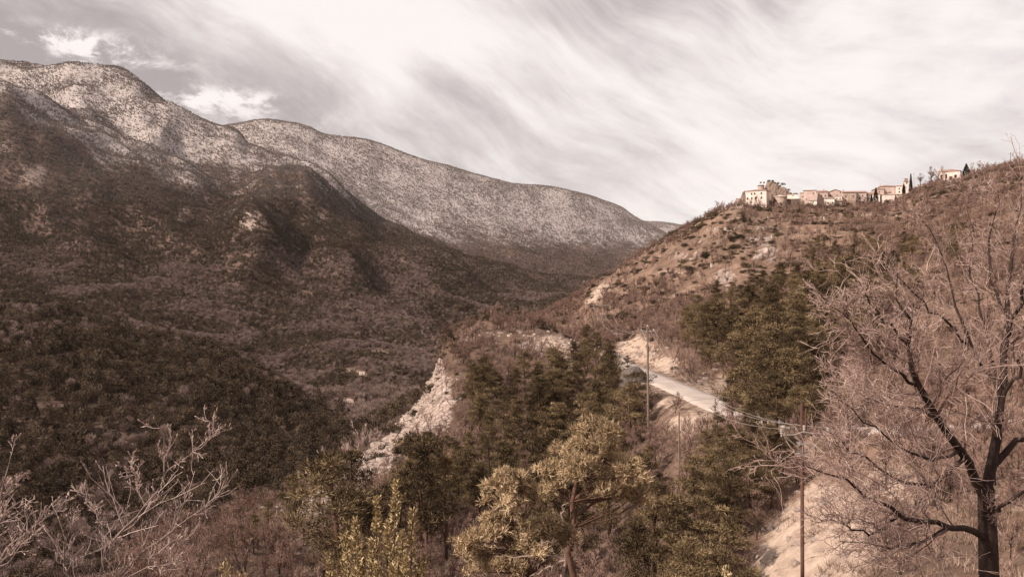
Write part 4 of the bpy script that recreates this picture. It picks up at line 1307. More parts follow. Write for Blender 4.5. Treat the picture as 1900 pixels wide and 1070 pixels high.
for i, (u, v, d, r_, h_) in enumerate(OUT):
    d = find_d(u, v, d * 0.9, d * 1.08)
    o = link('rock_outcrop', ROCKS[i % 5], None, foot(u, d, 0.25 * h_))
    kx = float(rng.uniform(.6, 1.25))
    o.scale = (r_ * kx, r_ * float(rng.uniform(.6, 1.0)), h_ * float(rng.uniform(.35, .75)))
    o.rotation_euler = (rng.normal() * .25, rng.normal() * .25, rng.random() * 6.28)
    w_ = 'on the crest of the pale rock ridge' if u < 840 else ('on top of the knoll' if u < 1100 else 'on the cutting above the road bend')
    tag(o, 'outcrop', 'rock', 'outcrops ' + w_)
    PLANTS.append((o, 'pale limestone outcrop', 'tall' if o.scale.z > .8 * o.scale.x else ('flat' if o.scale.z < .45 * o.scale.x else 'blocky'), 'rock outcrops'))
for i, (u, v, r_, h_, w_) in enumerate([(1340, 512, 3.2, 5.5, 'tallest pale rock pinnacle halfway up the village hill'), (1352, 525, 3.0, 3.2, 'squat pale rock leaning against the tall pinnacle'), (1424, 455, 3.0, 3.2, 'pale rock pair upper block under the main house slope'),
                                        (1410, 470, 3.6, 2.6, 'long low pale rock below the upper block'), (1432, 472, 2.4, 2.6, 'small pale rock right of the low block'), (1290, 470, 3.0, 1.2, 'flat pale ledge left of the rocks on village hill')]):
    d = find_d(u, v + 10, 190, 440)
    o = link('rock_pinnacle', ROCKS[(i + 2) % 5], None, foot(u, d, 0.6))
    o.scale = (r_ * .8, r_ * .8, h_ * .8)
    o.rotation_euler = (0.1, 0.15 * (i % 3 - 1), i * 1.3)
    tag(o, w_, 'rock')

# ------------------------------------------------------------------ road
rd = RC
tg = np.gradient(rd[:, :2], axis=0)
tg /= np.linalg.norm(tg, axis=1, keepdims=True)
nr = np.stack((-tg[:, 1], tg[:, 0]), 1)
rngr = np.random.default_rng(4)
offs = np.array((-2.35, -2.2, -1.1, 0, 1.1, 2.2, 2.35))
zo = np.array((-0.25, 0.02, 0.05, 0.07, 0.05, 0.02, -0.25))
wob = 1 + 0.05 * noise2(np.arange(len(rd)) / 5.0, np.zeros(len(rd)), 2)
rv = np.stack((rd[:, None, 0] + nr[:, None, 0] * offs * wob[:, None], rd[:, None, 1] + nr[:, None, 1] * offs * wob[:, None], np.broadcast_to(rd[:, None, 2] + zo, (len(rd), 7))), -1)
ig = np.arange(rv.shape[0] * 7).reshape(-1, 7)
me = new_mesh('road', rv.reshape(-1, 3), quads=np.stack((ig[:-1, :-1], ig[1:, :-1], ig[1:, 1:], ig[:-1, 1:]), -1).reshape(-1, 4), smooth=True, mats=(M_ROAD,))
tag(link('road', me), 'narrow pale asphalt road bending round the hillside', None, None, 'structure')

# dark gravel heap and the low pale wall beside the bend
b_ = foot(1176, 112)
hz_ = max(1.5, min(2.3, (CV - 674) / F * 112 - b_.z))
hx, hy = np.meshgrid(np.linspace(-1, 1, 33), np.linspace(-1, 1, 25), indexing='ij')
rr0 = np.hypot(hx, hy)
hh0 = hz_ * np.clip(1 - rr0 ** 2.3, -.25, 1) * (1 + .12 * noise2(hx * 2.2, hy * 2.2, 5)) + .14 * noise2(hx * 7, hy * 7, 6) + .08 * noise2(hx * 15, hy * 15, 7)
ig = np.arange(hx.size).reshape(hx.shape)
rh = new_mesh('gravel_heap', np.stack((hx * 2.4, hy * 1.9, hh0), -1).reshape(-1, 3), quads=np.stack((ig[:-1, :-1], ig[1:, :-1], ig[1:, 1:], ig[:-1, 1:]), -1).reshape(-1, 4), mats=(M_GRAVEL,))
tag(link('gravel_heap', rh, None, b_), 'dark grey heap of gravel beside the bend of the road', 'gravel heap')

# ------------------------------------------------------------------ poles and wires
def pole(u, d, vt, rad, mat, label, arms=None, name='utility_pole', lean=0.0, z_extra=0.0):
    b_ = foot(u, d)
    zt = (CV - vt) / F * d
    h = zt - b_.z
    r = root(name, b_, label, 'utility pole')
    m = MB().tube([(0, 0, -.4), (lean * .5, 0, h * .5), (lean, 0, h)], [rad, rad * .88, rad * .74], 8)
    link('post', m.mesh('post', (mat,), True), r)
    return r, h


r, h = pole(1489, 36, 748, 0.095, M_POLE, 'brown wooden power pole with braced steel crossarm above the sandy bank', lean=-0.03)
za = h - (803 - 748) / F * 36
tip = []
k40 = 36 / F
m = MB()
AX = (1490 - 1489) * k40


def bar(pts, rad=0.025, sides=5):
    mm_ = MB()
    mm_.tube([((u - 1489) * k40, -0.2, za - (v - 803) * k40) for u, v in pts], rad, sides)
    return mm_


for pts in ([(1447, 805), (1470, 805), (1489, 799)], [(1489, 800), (1510, 803), (1534, 803)]):
    link('crossarm', bar(pts, 0.036).mesh('crossarm', (M_METAL,)), r)
for pts in ([(1455, 808), (1484, 834)], [(1471, 806), (1486, 822), (1486, 842)], [(1508, 804), (1497, 822), (1497, 842)], [(1526, 806), (1499, 834)]):
    link('brace', bar(pts).mesh('brace', (M_METAL,)), r)
for v in (822, 842):
    link('collar', MB().box((0.0, 0, za - (v - 803) * k40), (0.42, 0.44, 0.07)).mesh('collar', (M_METAL,)), r)
INS = []
for u, v in ((1447, 800), (1489, 793), (1533, 797)):
    mi = MB()
    x, z = (u - 1489) * k40, za - (v - 803) * k40
    for q in range(3):
        mi.tube([(x, -.2, z - .09 + q * .08), (x, -.2, z - .04 + q * .08), (x, -.2, z - .015 + q * .08)], [.04, .075, .04], 8)
    mi.tube([(x, -.2, z - .2), (x, -.2, z)], .03, 6)
    link('insulator', mi.mesh('insulator', (M_CERAMIC,)), r)
    INS.append(Vector(r.location) + Vector((x, -.2, z + .15)))
link('fuse_bar', MB().tube([(.12, -.1, h - 1.2), (.12, -.1, h - .2)], .04, 6).box((.06, -.05, h - .6), (.3, .08, .06)).mesh('fuse_bar', (M_POLE,)), r)

r2, h2 = pole(1203, 88, 606, 0.14, M_POLEGREY, 'tall grey wooden pole standing at the near edge of the road bend', lean=-.10)
m = MB().box((0, 0, h2 - .5), (1.5, .1, .1))
link('crossarm', m.mesh('crossarm', (M_METAL,)), r2)
TOP2 = []
for x in (-.7, 0.0, .7):
    zz_ = h2 - .35 if x else h2 + .1
    link('insulator', MB().tube([(x - .1, 0, zz_ - .12), (x - .1, 0, zz_), (x - .1, 0, zz_ + .1)], [.04, .09, .05], 6).mesh('insulator', (M_CERAMIC,)), r2)
    TOP2.append(Vector(r2.location) + Vector((x - .1, 0, zz_ + .1)))
r3, h3 = pole(1260, 62, 764, 0.075, M_POLEGREY, 'thin bare grey post below the pale road bank')
link('cap', MB().box((0, 0, h3 + .03), (.2, .2, .06)).mesh('cap', (M_METAL,)), r3)
# twin pole with a shared crossbar beyond the knoll
b_ = foot(1112, 215)
r4 = root('twin_pole', b_, 'pair of grey posts joined by a crossbar beyond the knoll', 'utility pole')
kz = 215 / F
ht = (CV - 565) / F * 215 - b_.z
for u in (1105, 1120):
    x = (u - 1112) * kz
    zb = ground(u, 215) - b_.z
    link('post', MB().tube([(x, 0, zb - .3), (x, 0, ht)], [.14, .11], 6).mesh('post', (M_POLEGREY,), True), r4)
link('crossbar', MB().box((.2, -.2, ht - .15), (5.0, .14, .16)).mesh('crossbar', (M_METAL,)), r4)
TOP4 = [Vector(b_) + Vector((x, -.2, ht - .05)) for x in (-1.8, .4, 2.6)]


def wire(a, c, sag, label, rad=0.012, name='power_line'):
    s = np.linspace(0, 1, 28)[:, None]
    P_ = np.array(a)[None] * (1 - s) + np.array(c)[None] * s
    P_[:, 2] -= sag * 4 * (s * (1 - s))[:, 0]
    rd_ = 0.00009 * P_[:, 1] + rad * 0.4
    o0 = P_[0].copy()
    tag(link(name, MB().tube(P_ - o0, rd_, 4).mesh(name, (M_WIRE,)), None, o0), label, 'wire', None)


for a, c, w_ in zip(INS, TOP2, ('nearest the camera side', 'in the middle', 'on the far side')):
    wire(a, c, 2.6, 'sagging pale wire %s between steel crossarm and tall grey pole' % w_)
for a, c, w_ in zip(TOP2, TOP4, ('lowest', 'middle', 'upper')):
    wire(a, c, 3.2, 'thin pale %s wire from tall grey pole to the twin posts' % w_)
# stay wire of the near pole
gq = foot(1350, 43)
a = Vector(r.location) + Vector((-.1, 0, za - 3.0))
wire(a, gq, 0.1, 'steel stay running from the brown pole down to the brush', 0.010, 'stay_wire')
for f_ in (0.28, 0.55):
    c = a.lerp(gq, f_)
    dr_ = (gq - a).normalized() * .16
    tag(link('stay_insulator', MB().tube([-dr_, (0, 0, 0), dr_], [.03, .05, .03], 6).mesh('stay_insulator', (M_CERAMIC,)), None, c),
        'white %s insulator strung on the steel stay' % ('upper' if f_ < .4 else 'lower'), 'insulator')
# little steel frame on the sandy bank
b_ = foot(1533, 46.5)
r5 = root('survey_frame', b_, 'small grey metal post with two crossed bars on the sandy bank', 'metal post')
hp_ = (CV - 1004) / F * 46.5 - b_.z
hp_ = max(1.2, min(hp_, 3.5))
link('post', MB().tube([(0, 0, -.3), (.12, 0, hp_)], .05, 6).mesh('post', (M_METAL,)), r5)
for z, L in ((hp_ - .55, .75), (hp_ - .95, .75)):
    link('bar', MB().tube([(-L * .5 + .1, 0, z + .12), (L * .5 + .1, 0, z - .1)], .045, 5).mesh('bar', (M_METAL,)), r5)
link('foot_bracket', MB().box((-.1, 0, .35), (.5, .1, .3), .2).mesh('foot_bracket', (M_METAL,)), r5)

# ------------------------------------------------------------------ the village
def gable(w, dp, z, rise, over=0.35, th=0.22, along='x'):
    """two sloping slabs; ridge along x (or y)"""
    m = MB()
    a, c = (w / 2 + over, dp / 2 + over) if along == 'x' else (dp / 2 + over, w / 2 + over)
    dz_ = rise * over / (c - over)
    V = np.array([(-a, -c, -dz_), (a, -c, -dz_), (a, 0, rise), (-a, 0, rise), (-a, c, -dz_), (a, c, -dz_)])
    V = np.concatenate((V, V + np.array((0, 0, th)))) + np.array((0, 0, z))
    if along != 'x':
        V = np.stack((V[:, 1], -V[:, 0], V[:, 2]), 1)
    return m.add(V, quads=[(0, 3, 2, 1), (3, 4, 5, 2), (6, 7, 8, 9), (9, 8, 11, 10), (0, 1, 7, 6), (1, 2, 8, 7), (2, 5, 11, 8), (5, 4, 10, 11), (4, 3, 9, 10), (3, 0, 6, 9)])


def hip(w, dp, z, rise, over=0.35, th=0.2, sides=4):
    m = MB()
    if sides == 4:
        a, c = w / 2 + over, dp / 2 + over
        rl = max(0.01, a - c)
        V = np.array([(-a, -c, 0), (a, -c, 0), (a, c, 0), (-a, c, 0), (-a, -c, th), (a, -c, th), (a, c, th), (-a, c, th), (-rl, 0, th + rise), (rl, 0, th + rise)]) + np.array((0, 0, z))
        return m.add(V, tris=[(5, 6, 9), (7, 4, 8)], quads=[(0, 3, 2, 1), (0, 1, 5, 4), (1, 2, 6, 5), (2, 3, 7, 6), (3, 0, 4, 7), (4, 5, 9, 8), (6, 7, 8, 9)])
    an = np.arange(sides) * 2 * np.pi / sides
    ring = np.stack((np.cos(an) * (w / 2 + over), np.sin(an) * (w / 2 + over), np.full(sides, z)), 1)
    V = np.concatenate((ring, ring + np.array((0, 0, th)), [(0, 0, z + rise), (0, 0, z)]))
    k = np.arange(sides)
    return m.add(V, tris=np.concatenate((np.stack((sides + k, sides + (k + 1) % sides, np.full(sides, 2 * sides)), 1), np.stack(((k + 1) % sides, k, np.full(sides, 2 * sides + 1)), 1))),
                 quads=np.stack((k, (k + 1) % sides, sides + (k + 1) % sides, sides + k), 1))


def house(name, label, u0, u1, vt, vb, d, dep, wall, roofm, roof='gable', rise=1.2, rz=-0.35, wins=(), cat='house', doors=(), chim=(), awn=None, group=None, side=()):
    k = d / F
    w, h = (u1 - u0) * k / max(.6, math.cos(rz + 0.35)), (vb - vt) * k
    uc_ = 0.5 * (u0 + u1)
    loc = Vector(((uc_ - CU) * k, d + dep * 0.5, (CV - vb) * k))
    r = root(name, loc, label, cat, group, rz)
    link('wall', MB().box((0, 0, h / 2 - 2.0), (w, dep, h + 4.0)).mesh('wall', (wall,)), r)
    if roof == 'gable':
        rf = gable(w, dep, h, rise)
    elif roof == 'end':
        rf = gable(w, dep, h, rise, along='y')
    elif roof == 'hip':
        rf = hip(w, dep, h + .003, rise)
    else:
        rf = MB()
        a, c = w / 2 + .3, dep / 2 + .3
        V = np.array([(-a, -c, h - .1), (a, -c, h - .1), (a, c, h + rise), (-a, c, h + rise)])
        V = np.concatenate((V, V + np.array((0, 0, .22))))
        rf.add(V, quads=[(0, 3, 2, 1), (4, 5, 6, 7), (0, 1, 5, 4), (1, 2, 6, 5), (2, 3, 7, 6), (3, 0, 4, 7)])
    if roof in ('end', 'gable'):      # gable triangles
        g = MB()
        if roof == 'gable':
            for s in (-1, 1):
                g.add([(s * (w / 2 - .003), -dep / 2, h - .01), (s * (w / 2 - .003), dep / 2, h - .01), (s * (w / 2 - .003), 0, h + rise - .02),
                       (s * (w / 2 - .3), -dep / 2, h - .01), (s * (w / 2 - .3), dep / 2, h - .01), (s * (w / 2 - .3), 0, h + rise - .02)], tris=[(0, 1, 2), (3, 4, 5)])
        else:
            for s in (-1, 1):
                g.add([(-w / 2, s * (dep / 2 - .003), h - .01), (w / 2, s * (dep / 2 - .003), h - .01), (0, s * (dep / 2 - .003), h + rise - .02),
                       (-w / 2, s * (dep / 2 - .3), h - .01), (w / 2, s * (dep / 2 - .3), h - .01), (0, s * (dep / 2 - .3), h + rise - .02)], tris=[(0, 1, 2), (3, 4, 5)])
        link('gable_end', g.mesh('gable_end', (wall,)), r)
    ro = link('roof', rf.mesh('roof', (roofm,)), r)
    for x in chim:
        link('chimney', MB().box((x * w, .6, h + rise * .6 + .5), (.6, .6, 1.6)).box((x * w, .6, h + rise * .6 + 1.38), (.75, .75, .15)).mesh('chimney', (wall,)), ro)
    yf = -dep / 2
    for (fx, fz, ww, wh) in wins:
        x, z = (fx - .5) * w, fz * h
        wo_ = link('window', MB().box((x, yf - .03, z), (ww + .2, .10, wh + .2)).mesh('window', (wall,)), r)
        link('pane', MB().box((x, yf - .045, z), (ww, .10, wh)).mesh('pane', (M_PANE,)), wo_)
    for (fy, fz, ww, wh) in side:
        wo_ = link('window', MB().box((-w / 2 - .03, (fy - .5) * dep, fz * h), (.1, ww + .2, wh + .2)).mesh('window', (wall,)), r)
        link('pane', MB().box((-w / 2 - .045, (fy - .5) * dep, fz * h), (.1, ww, wh)).mesh('pane', (M_PANE,)), wo_)
    for (fx, ww, wh) in doors:
        link('door', MB().box(((fx - .5) * w, yf - .05, wh / 2), (ww, .14, wh)).mesh('door', (M_SHUTTER,)), r)
    return r, w, h


DV = 440
house('manor_house', 'tall cream four storey house at the left end of the village', 1391, 1428, 354, 385, DV - 2, 8.0, M_PLASTER, M_TILE, 'hip', 1.0, -0.50,
      [(.29, .84, .75, 1.1), (.44, .84, .75, 1.1), (.76, .84, .75, 1.1), (.09, .56, .75, 1.3), (.30, .56, .75, 1.3), (.49, .57, 1.0, 1.6), (.76, .58, .75, 1.3), (.09, .33, .55, .5), (.30, .33, .55, .5), (.12, .14, .8, .7)],
      doors=[(.62, 1.1, 2.1)])
# stub tower and two flags behind it
rt = root('stub_tower', Vector(((1412 - CU) * 450 / F, 450, (CV - 372) * 450 / F)), 'short round stone tower rising behind the cream manor house', 'tower')
mt = MB().tube([(0, 0, -1), (0, 0, 8.2)], 1.75, 14).add(*((lambda a: (np.concatenate((np.stack((np.cos(a) * 1.5, np.sin(a) * 1.5, np.full(14, 8.1)), 1), [(0, 0, 8.1)])), np.stack((np.arange(14), (np.arange(14) + 1) % 14, np.full(14, 14)), 1)))(np.arange(14) * 2 * np.pi / 14)))
link('wall', mt.mesh('wall', (M_STONEWALL,), False), rt)
link('parapet', MB().tube([(0, 0, 8.2), (0, 0, 8.7)], 1.95, 14).mesh('parapet', (M_DARKWALL,)), rt)
for u, wd in ((1410, 'left'), (1416, 'right')):
    rfl = root('flag', Vector(((u - CU) * 450 / F, 450, (CV - 372) * 450 / F + 8.2)), 'small flag on the %s thin staff of the stub tower' % wd, 'flag')
    link('staff', MB().tube([(0, 0, 0), (0, 0, 2.6)], .05, 5).mesh('staff', (M_METAL,)), rfl)
    fl = MB()
    xs = np.linspace(.05, 1.0, 6)
    fv = np.array([(x, .12 * math.sin(x * 6) + o, 1.7 + z) for o in (0, .03) for z in (0, .85) for x in xs])
    fl.add(fv, quads=[(a + i, a + i + 1, a + 7 + i, a + 6 + i) for a in (0, 12) for i in range(5)])
    link('cloth', fl.mesh('cloth', (M_FLAG,)), rfl)
# round house with a shallow conical roof
rc = root('round_house', Vector(((1450 - CU) * DV / F, DV + 2, (CV - 383) * DV / F)), 'round stone house with shallow pale conical roof beside the manor', 'house')
link('wall', MB().tube([(0, 0, -3), (0, 0, 5.3)], 3.6, 16).mesh('wall', (M_STONEWALL,), True), rc)
link('roof', hip(7.2, 7.2, 5.3, 1.5, .45, .2, 16).mesh('roof', (M_TILEPALE,)), rc)
link('window', MB().box((-.6, -3.56, 1.0), (.7, .3, .9)).mesh('window', (M_PANE,)), rc)
link('buttress', MB().box((-3.4, -1.2, 1.3), (1.3, 1.6, 5.6), .5).mesh('buttress', (M_DARKWALL,)), rc)
house('small_house', 'small white house standing above the dark retaining wall', 1464, 1482, 360, 370, DV + 4, 5, M_WHITE, M_TILE, 'shed', .5, -.3, [(.55, .72, .6, .5)])
rw = root('retaining_wall', Vector(((1474 - CU) * DV / F, DV + 1, (CV - 382) * DV / F)), 'dark stone retaining wall right of the round house', 'wall')
link('masonry', MB().box((0, 0, 1.2), (7.2, 1.2, 5.4), -.2).mesh('masonry', (M_DARKWALL,)), rw)
link('coping', MB().box((0, 0, 3.99), (7.5, 1.4, .18), -.2).mesh('coping', (M_STONEWALL,)), rw)
house('low_annex', 'low ochre shed between white house and grey block', 1487, 1496, 358, 372, DV + 3, 4, M_OCHRE, M_TILE, 'shed', .4, -.3, [(.5, .5, .6, .7)])
house('block_house', 'broad plain ochre house with blank front and flat roofline', 1496, 1518, 353, 373, DV, 7, M_OCHRE, M_TILE, 'shed', .5, -.32, [(.2, .18, .5, .6), (.75, .72, .5, .6)])
house('lower_annex', 'pale two window annex under the blank ochre house', 1504, 1517, 372, 383, DV - 5, 3, M_WHITE, M_TILE, 'shed', .3, -.32, [(.45, .32, .6, .8), (.5, .75, .6, .7)])
house('row_house', 'ochre row house with brown eave left of the white front', 1522, 1538, 356, 374, DV + 5, 7, M_OCHRE, M_TILE, 'gable', 1.0, -.2, [(.3, .6, .6, .8), (.7, .6, .6, .8)], chim=(.2,))
house('row_house', 'taller ochre house with broad gabled roof behind balcony house', 1538, 1567, 357, 376, DV + 8, 8, M_OCHRE, M_TILE, 'end', 1.6, -.2, [(.2, .7, .6, .8), (.6, .7, .6, .8), (.85, .7, .6, .8)])
house('white_front_house', 'white house front with red eave and two dark windows', 1534, 1550, 368, 383, DV - 4, 5, M_WHITE, M_TILE, 'shed', 1.0, -.25, [(.3, .45, .8, .9), (.8, .45, .8, .9)])
rb, bw, bh = house('balcony_house', 'pale house with open balcony beside the white front', 1551, 1564, 364, 381, DV - 1, 5, M_WHITE, M_TILEPALE, 'shed', .6, -.25, [(.3, .72, .7, .9), (.75, .72, .7, .9)])
link('balcony', MB().box((0, -3.0, bh * .48), (bw + .4, 1.1, .2)).box((0, -3.5, bh * .48 + .5), (bw + .4, .08, .9)).mesh('balcony', (M_STONEWALL,)), rb)
house('long_house', 'long rough stone house with low roof in the village middle', 1567, 1590, 357, 376, DV + 1, 8, M_STONEWALL, M_TILE, 'gable', 1.0, -.15, [(.2, .62, .6, .8), (.2, .25, .6, .7), (.75, .6, .6, .8)], chim=(-.3,))
house('long_house', 'ochre house joined to the right of the long stone house', 1589, 1609, 357, 375, DV + 2.5, 8, M_OCHRE, M_TILE, 'gable', 1.1, -.15, [(.15, .45, .6, .8), (.4, .4, .6, .8), (.65, .65, .6, .8), (.9, .4, .5, .7)])
house('garden_house', 'white low house behind the pointed cypress', 1613, 1634, 360, 376, DV + 3, 6, M_WHITE, M_TILE, 'gable', 1.3, -.2, [(.1, .5, 1.0, .9), (.72, .6, .6, 1.2)])
house('villa_wing', 'middle wing of the villa with a higher tiled roof', 1626, 1642, 351, 368, DV + 8, 7, M_OCHRE, M_TILE, 'hip', 1.0, -.2, [(.5, .7, .7, .8)])
house('villa', 'ochre villa with the highest overhanging tiled roof', 1637, 1662, 346, 368, DV + 9, 8, M_OCHRE, M_TILE, 'hip', 1.2, -.2, [(.25, .72, .9, .9), (.65, .5, 1.4, .5)], chim=(-.35,))
house('terrace_house', 'broad pink fronted house with dark eave before the villa', 1642, 1663, 361, 377, DV, 7, M_PLASTER, M_TILEPALE, 'shed', .8, -.3, [(.25, .3, .6, .7)])
house('side_annex', 'low pale annex right of the pink fronted house', 1664, 1678, 361, 373, DV + 2, 5, M_PLASTER, M_TILE, 'shed', .3, -.2, [(.6, .5, .6, .6)])
house('white_villa', 'white villa behind the small dark cypress', 1666, 1679, 345, 362, DV + 6, 6, M_WHITE, M_TILEPALE, 'hip', .8, -.2, [(.35, .7, .7, .8), (.35, .35, .7, .8)])
rt2, tw_, th_ = house('chimney_tower', 'slim white tower with red belfry beside tall cypress', 1680, 1686, 337, 358, DV + 6, 2.2, M_WHITE, M_TILE, 'hip', .5, -.2, [(.5, .88, .6, 1.0)], 'tower')
link('belfry', MB().box((0, 0, th_ + 1.2), (1.5, 1.5, 1.5)).mesh('belfry', (M_TILE,)), rt2)
house('terrace_wall', 'white garden wall on the slope right of the tall cypress', 1704, 1714, 343, 348, 436, 1.2, M_WHITE, M_TILEPALE, 'shed', .1, -.2, cat='wall')
rch, cw, chh = house('chapel', 'pale chapel with tiled roof and arched openings on the ridge', 1753, 1787, 318, 335, 432, 8, M_PLASTER, M_TILE, 'hip', 1.6, -.55, [(.12, .5, .9, 2.0), (.34, .5, .9, 2.2), (.78, .45, 1.2, 1.6)], 'chapel', [(.56, 1.3, 2.4)])
link('bell_turret', MB().box((-cw * .46, 1.0, chh + 1.2), (1.4, 1.4, 3.4), 0, .5, .8).mesh('bell_turret', (M_OCHRE,)), rch)
house('garden_wall', 'pale low wall on the slope under the chapel', 1745, 1775, 335, 339, 424, 1.5, M_PLASTER, M_TILEPALE, 'shed', .1, -.5, cat='wall')

# crag at the hilltop, ruin at its left
kc = 453 / F
cu = np.array([1410, 1417, 1421, 1425, 1431, 1438, 1446, 1455, 1464, 1472, 1482, 1492], float)
cv = np.array([384, 356, 344, 338, 337, 340, 345, 349, 356, 364, 374, 386], float)
xg = np.linspace(1410, 1492, 84)
prof = (386 - pchip(cu[None], cv[None], xg[None])[0]) * kc
yg = np.linspace(-1, 1, 34)
XG, YG = np.meshgrid((xg - 1450) * kc, yg * 5.0, indexing='ij')
zc = prof[:, None] * np.sqrt(np.clip(1 - np.abs(YG / 5.0) ** 2.4, 0, 1))
blk = np.floor(zc / 1.6 + .6 * noise2(XG / 3.0, YG / 3.0, 61)) * 1.6
zc = .45 * zc + .55 * np.minimum(blk + .5, zc + .8)
zc = zc + np.clip(zc, 0, 2) * .5 * (np.abs(noise2(XG / 1.5, YG / 1.5, 62)) * 1.3 + np.abs(noise2(XG / .7, YG / .7, 63)) * .7 - .6)
YG = YG + .6 * noise2(zc / 1.7, XG / 2.2, 64)
ig = np.arange(XG.size).reshape(XG.shape)
me = new_mesh('crag', np.stack((XG, YG, zc - 3.0), -1).reshape(-1, 3), quads=np.stack((ig[:-1, :-1], ig[1:, :-1], ig[1:, 1:], ig[:-1, 1:]), -1).reshape(-1, 4), mats=(M_CRAG,))
CL = Vector(((1450 - CU) * kc, 453, (CV - 386) * kc + 3.0))
tag(link('crag', me, None, CL), 'brown craggy rock hump rising between manor and white house', 'rock')
CRAGV = np.stack((XG, YG, zc - 3.0), -1).reshape(-1, 3) + np.array(CL)
CR = [rock_mesh(660 + k, 4, (1, 1, 1), .5) for k in range(2)]
for me in CR:
    me.materials.clear()
    me.materials.append(M_CRAG)
for i, (u, vt, rx, w_) in enumerate([(1380, 350, 2.4, 'jagged rock stub left of the manor house'), (1367, 371, 3.2, 'sloping rock shelf at the left end of the hilltop')]):
    d = 446
    v, rz_ = 384, (384 - vt) * d / F / 0.84
    o = link('crag', CR[i], None, Vector(((u - CU) * d / F, d, (CV - v) * d / F)))
    o.scale = (rx * 1.3, rx * 1.1, rz_)
    o.rotation_euler = (0, 0.1, i * 2.1 + 4)
    tag(o, w_, 'rock')


def cypress(u, vt, vb, d, rad, label, seed):
    rg = np.random.default_rng(seed)
    k = d / F
    h = (vb - vt) * k
    loc = Vector(((u - CU) * k, d, (CV - vb) * k))
    r = root('cypress_tree', loc, label, 'cypress tree')
    link('trunk', MB().tube([(0, 0, -1.5), (0, 0, h * .5)], [.16, .08], 6, .3).mesh('trunk', (M_BARK,)), r)
    n = 1400
    z = rg.random(n) ** 0.8
    rr = rad * np.minimum(1, (1 - z) * 1.5 + .04) * np.minimum(1, .55 + z * 4) * (.6 + .45 * rg.random(n))
    a = rg.random(n) * 6.283
    p_ = np.stack((np.cos(a) * rr, np.sin(a) * rr, z * h * .96), 1)
    d_ = np.stack((np.cos(a) * .5, np.sin(a) * .5, np.full(n, 1.0)), 1)
    link('crown', MB().leaves(p_, d_, .55, .25, rg, np.clip(.4 + .2 * rg.normal(size=n), 0, 1)).mesh('crown', (M_CYPRESS,)), r)


cypress(1690, 322, 356, DV - 1, 0.75, 'tall slender dark cypress next to the white tower', 1)
cypress(1677, 341, 361, DV - 2, 0.8, 'small dark cypress in front of the white villa', 2)
cypress(1625, 348, 380, DV - 6, 1.35, 'dark cypress with a wide skirt beside the garden house', 3)
cypress(1617, 361, 378, DV - 6, 0.6, 'thin short cypress left of the wide skirted one', 4)
cypress(1793, 304, 326, 425, 1.7, 'broad dark cypress touching the chapel right end', 5)
for u, vt, vb, d, w_ in ((1696, 321, 346, 436, 'thin antenna mast right of the tall cypress'),):
    k = d / F
    r = root('antenna_mast', Vector(((u - CU) * k, d, (CV - vb) * k)), w_, 'antenna')
    link('mast', MB().tube([(0, 0, -1), (0, 0, (vb - vt) * k)], .09, 5).mesh('mast', (M_METAL,)), r)
    link('aerial', MB().box((0, 0, (vb - vt) * k - .5), (.9, .06, .06)).mesh('aerial', (M_METAL,)), r)
r, h = pole(1875, 395, 283, 0.17, M_POLEGREY, 'utility pole with short crossarm on the ridge right of the chapel')
link('crossarm', MB().box((-.2, 0, h - .5), (2.2, .14, .14)).mesh('crossarm', (M_METAL,)), r)
for i, (u, vt, d, w_) in enumerate([(1708, 322, 432, 'leftmost of the bare trees between cypress and chapel'), (1728, 312, 430, 'widest of the bare trees between cypress and chapel'), (1744, 309, 428, 'slim bare tree close to the chapel wall'),
                                    (1818, 298, 410, 'round headed bare tree on the ridge right of chapel'), (1832, 302, 408, 'faint bare tree behind the round headed one'), (1407, 363, 432, 'bare tree against the cream manor front'),
                                    (1444, 336, 452, 'little bare tree on top of the hilltop crag')]):
    b_ = foot(u, d, .2)
    if i == 5:
        b_ = Vector(((u - CU) * d / F, d, (CV - 386) * d / F))
    if i == 6:
        dd = np.hypot(CRAGV[:, 0] - (u - CU) * 453 / F, CRAGV[:, 1] - 453)
        b_ = Vector(((u - CU) * 453 / F, 453, CRAGV[dd < 1.3, 2].max() - .3))
    h = (CV - vt) / F * d - b_.z
    put_tree('bare_tree', BARES[(0, 3, 5)[i % 3]], ('trunk', 'twigs'), b_, float(max(2, h) / 4.6), i * 1.1, w_, 'bare tree')
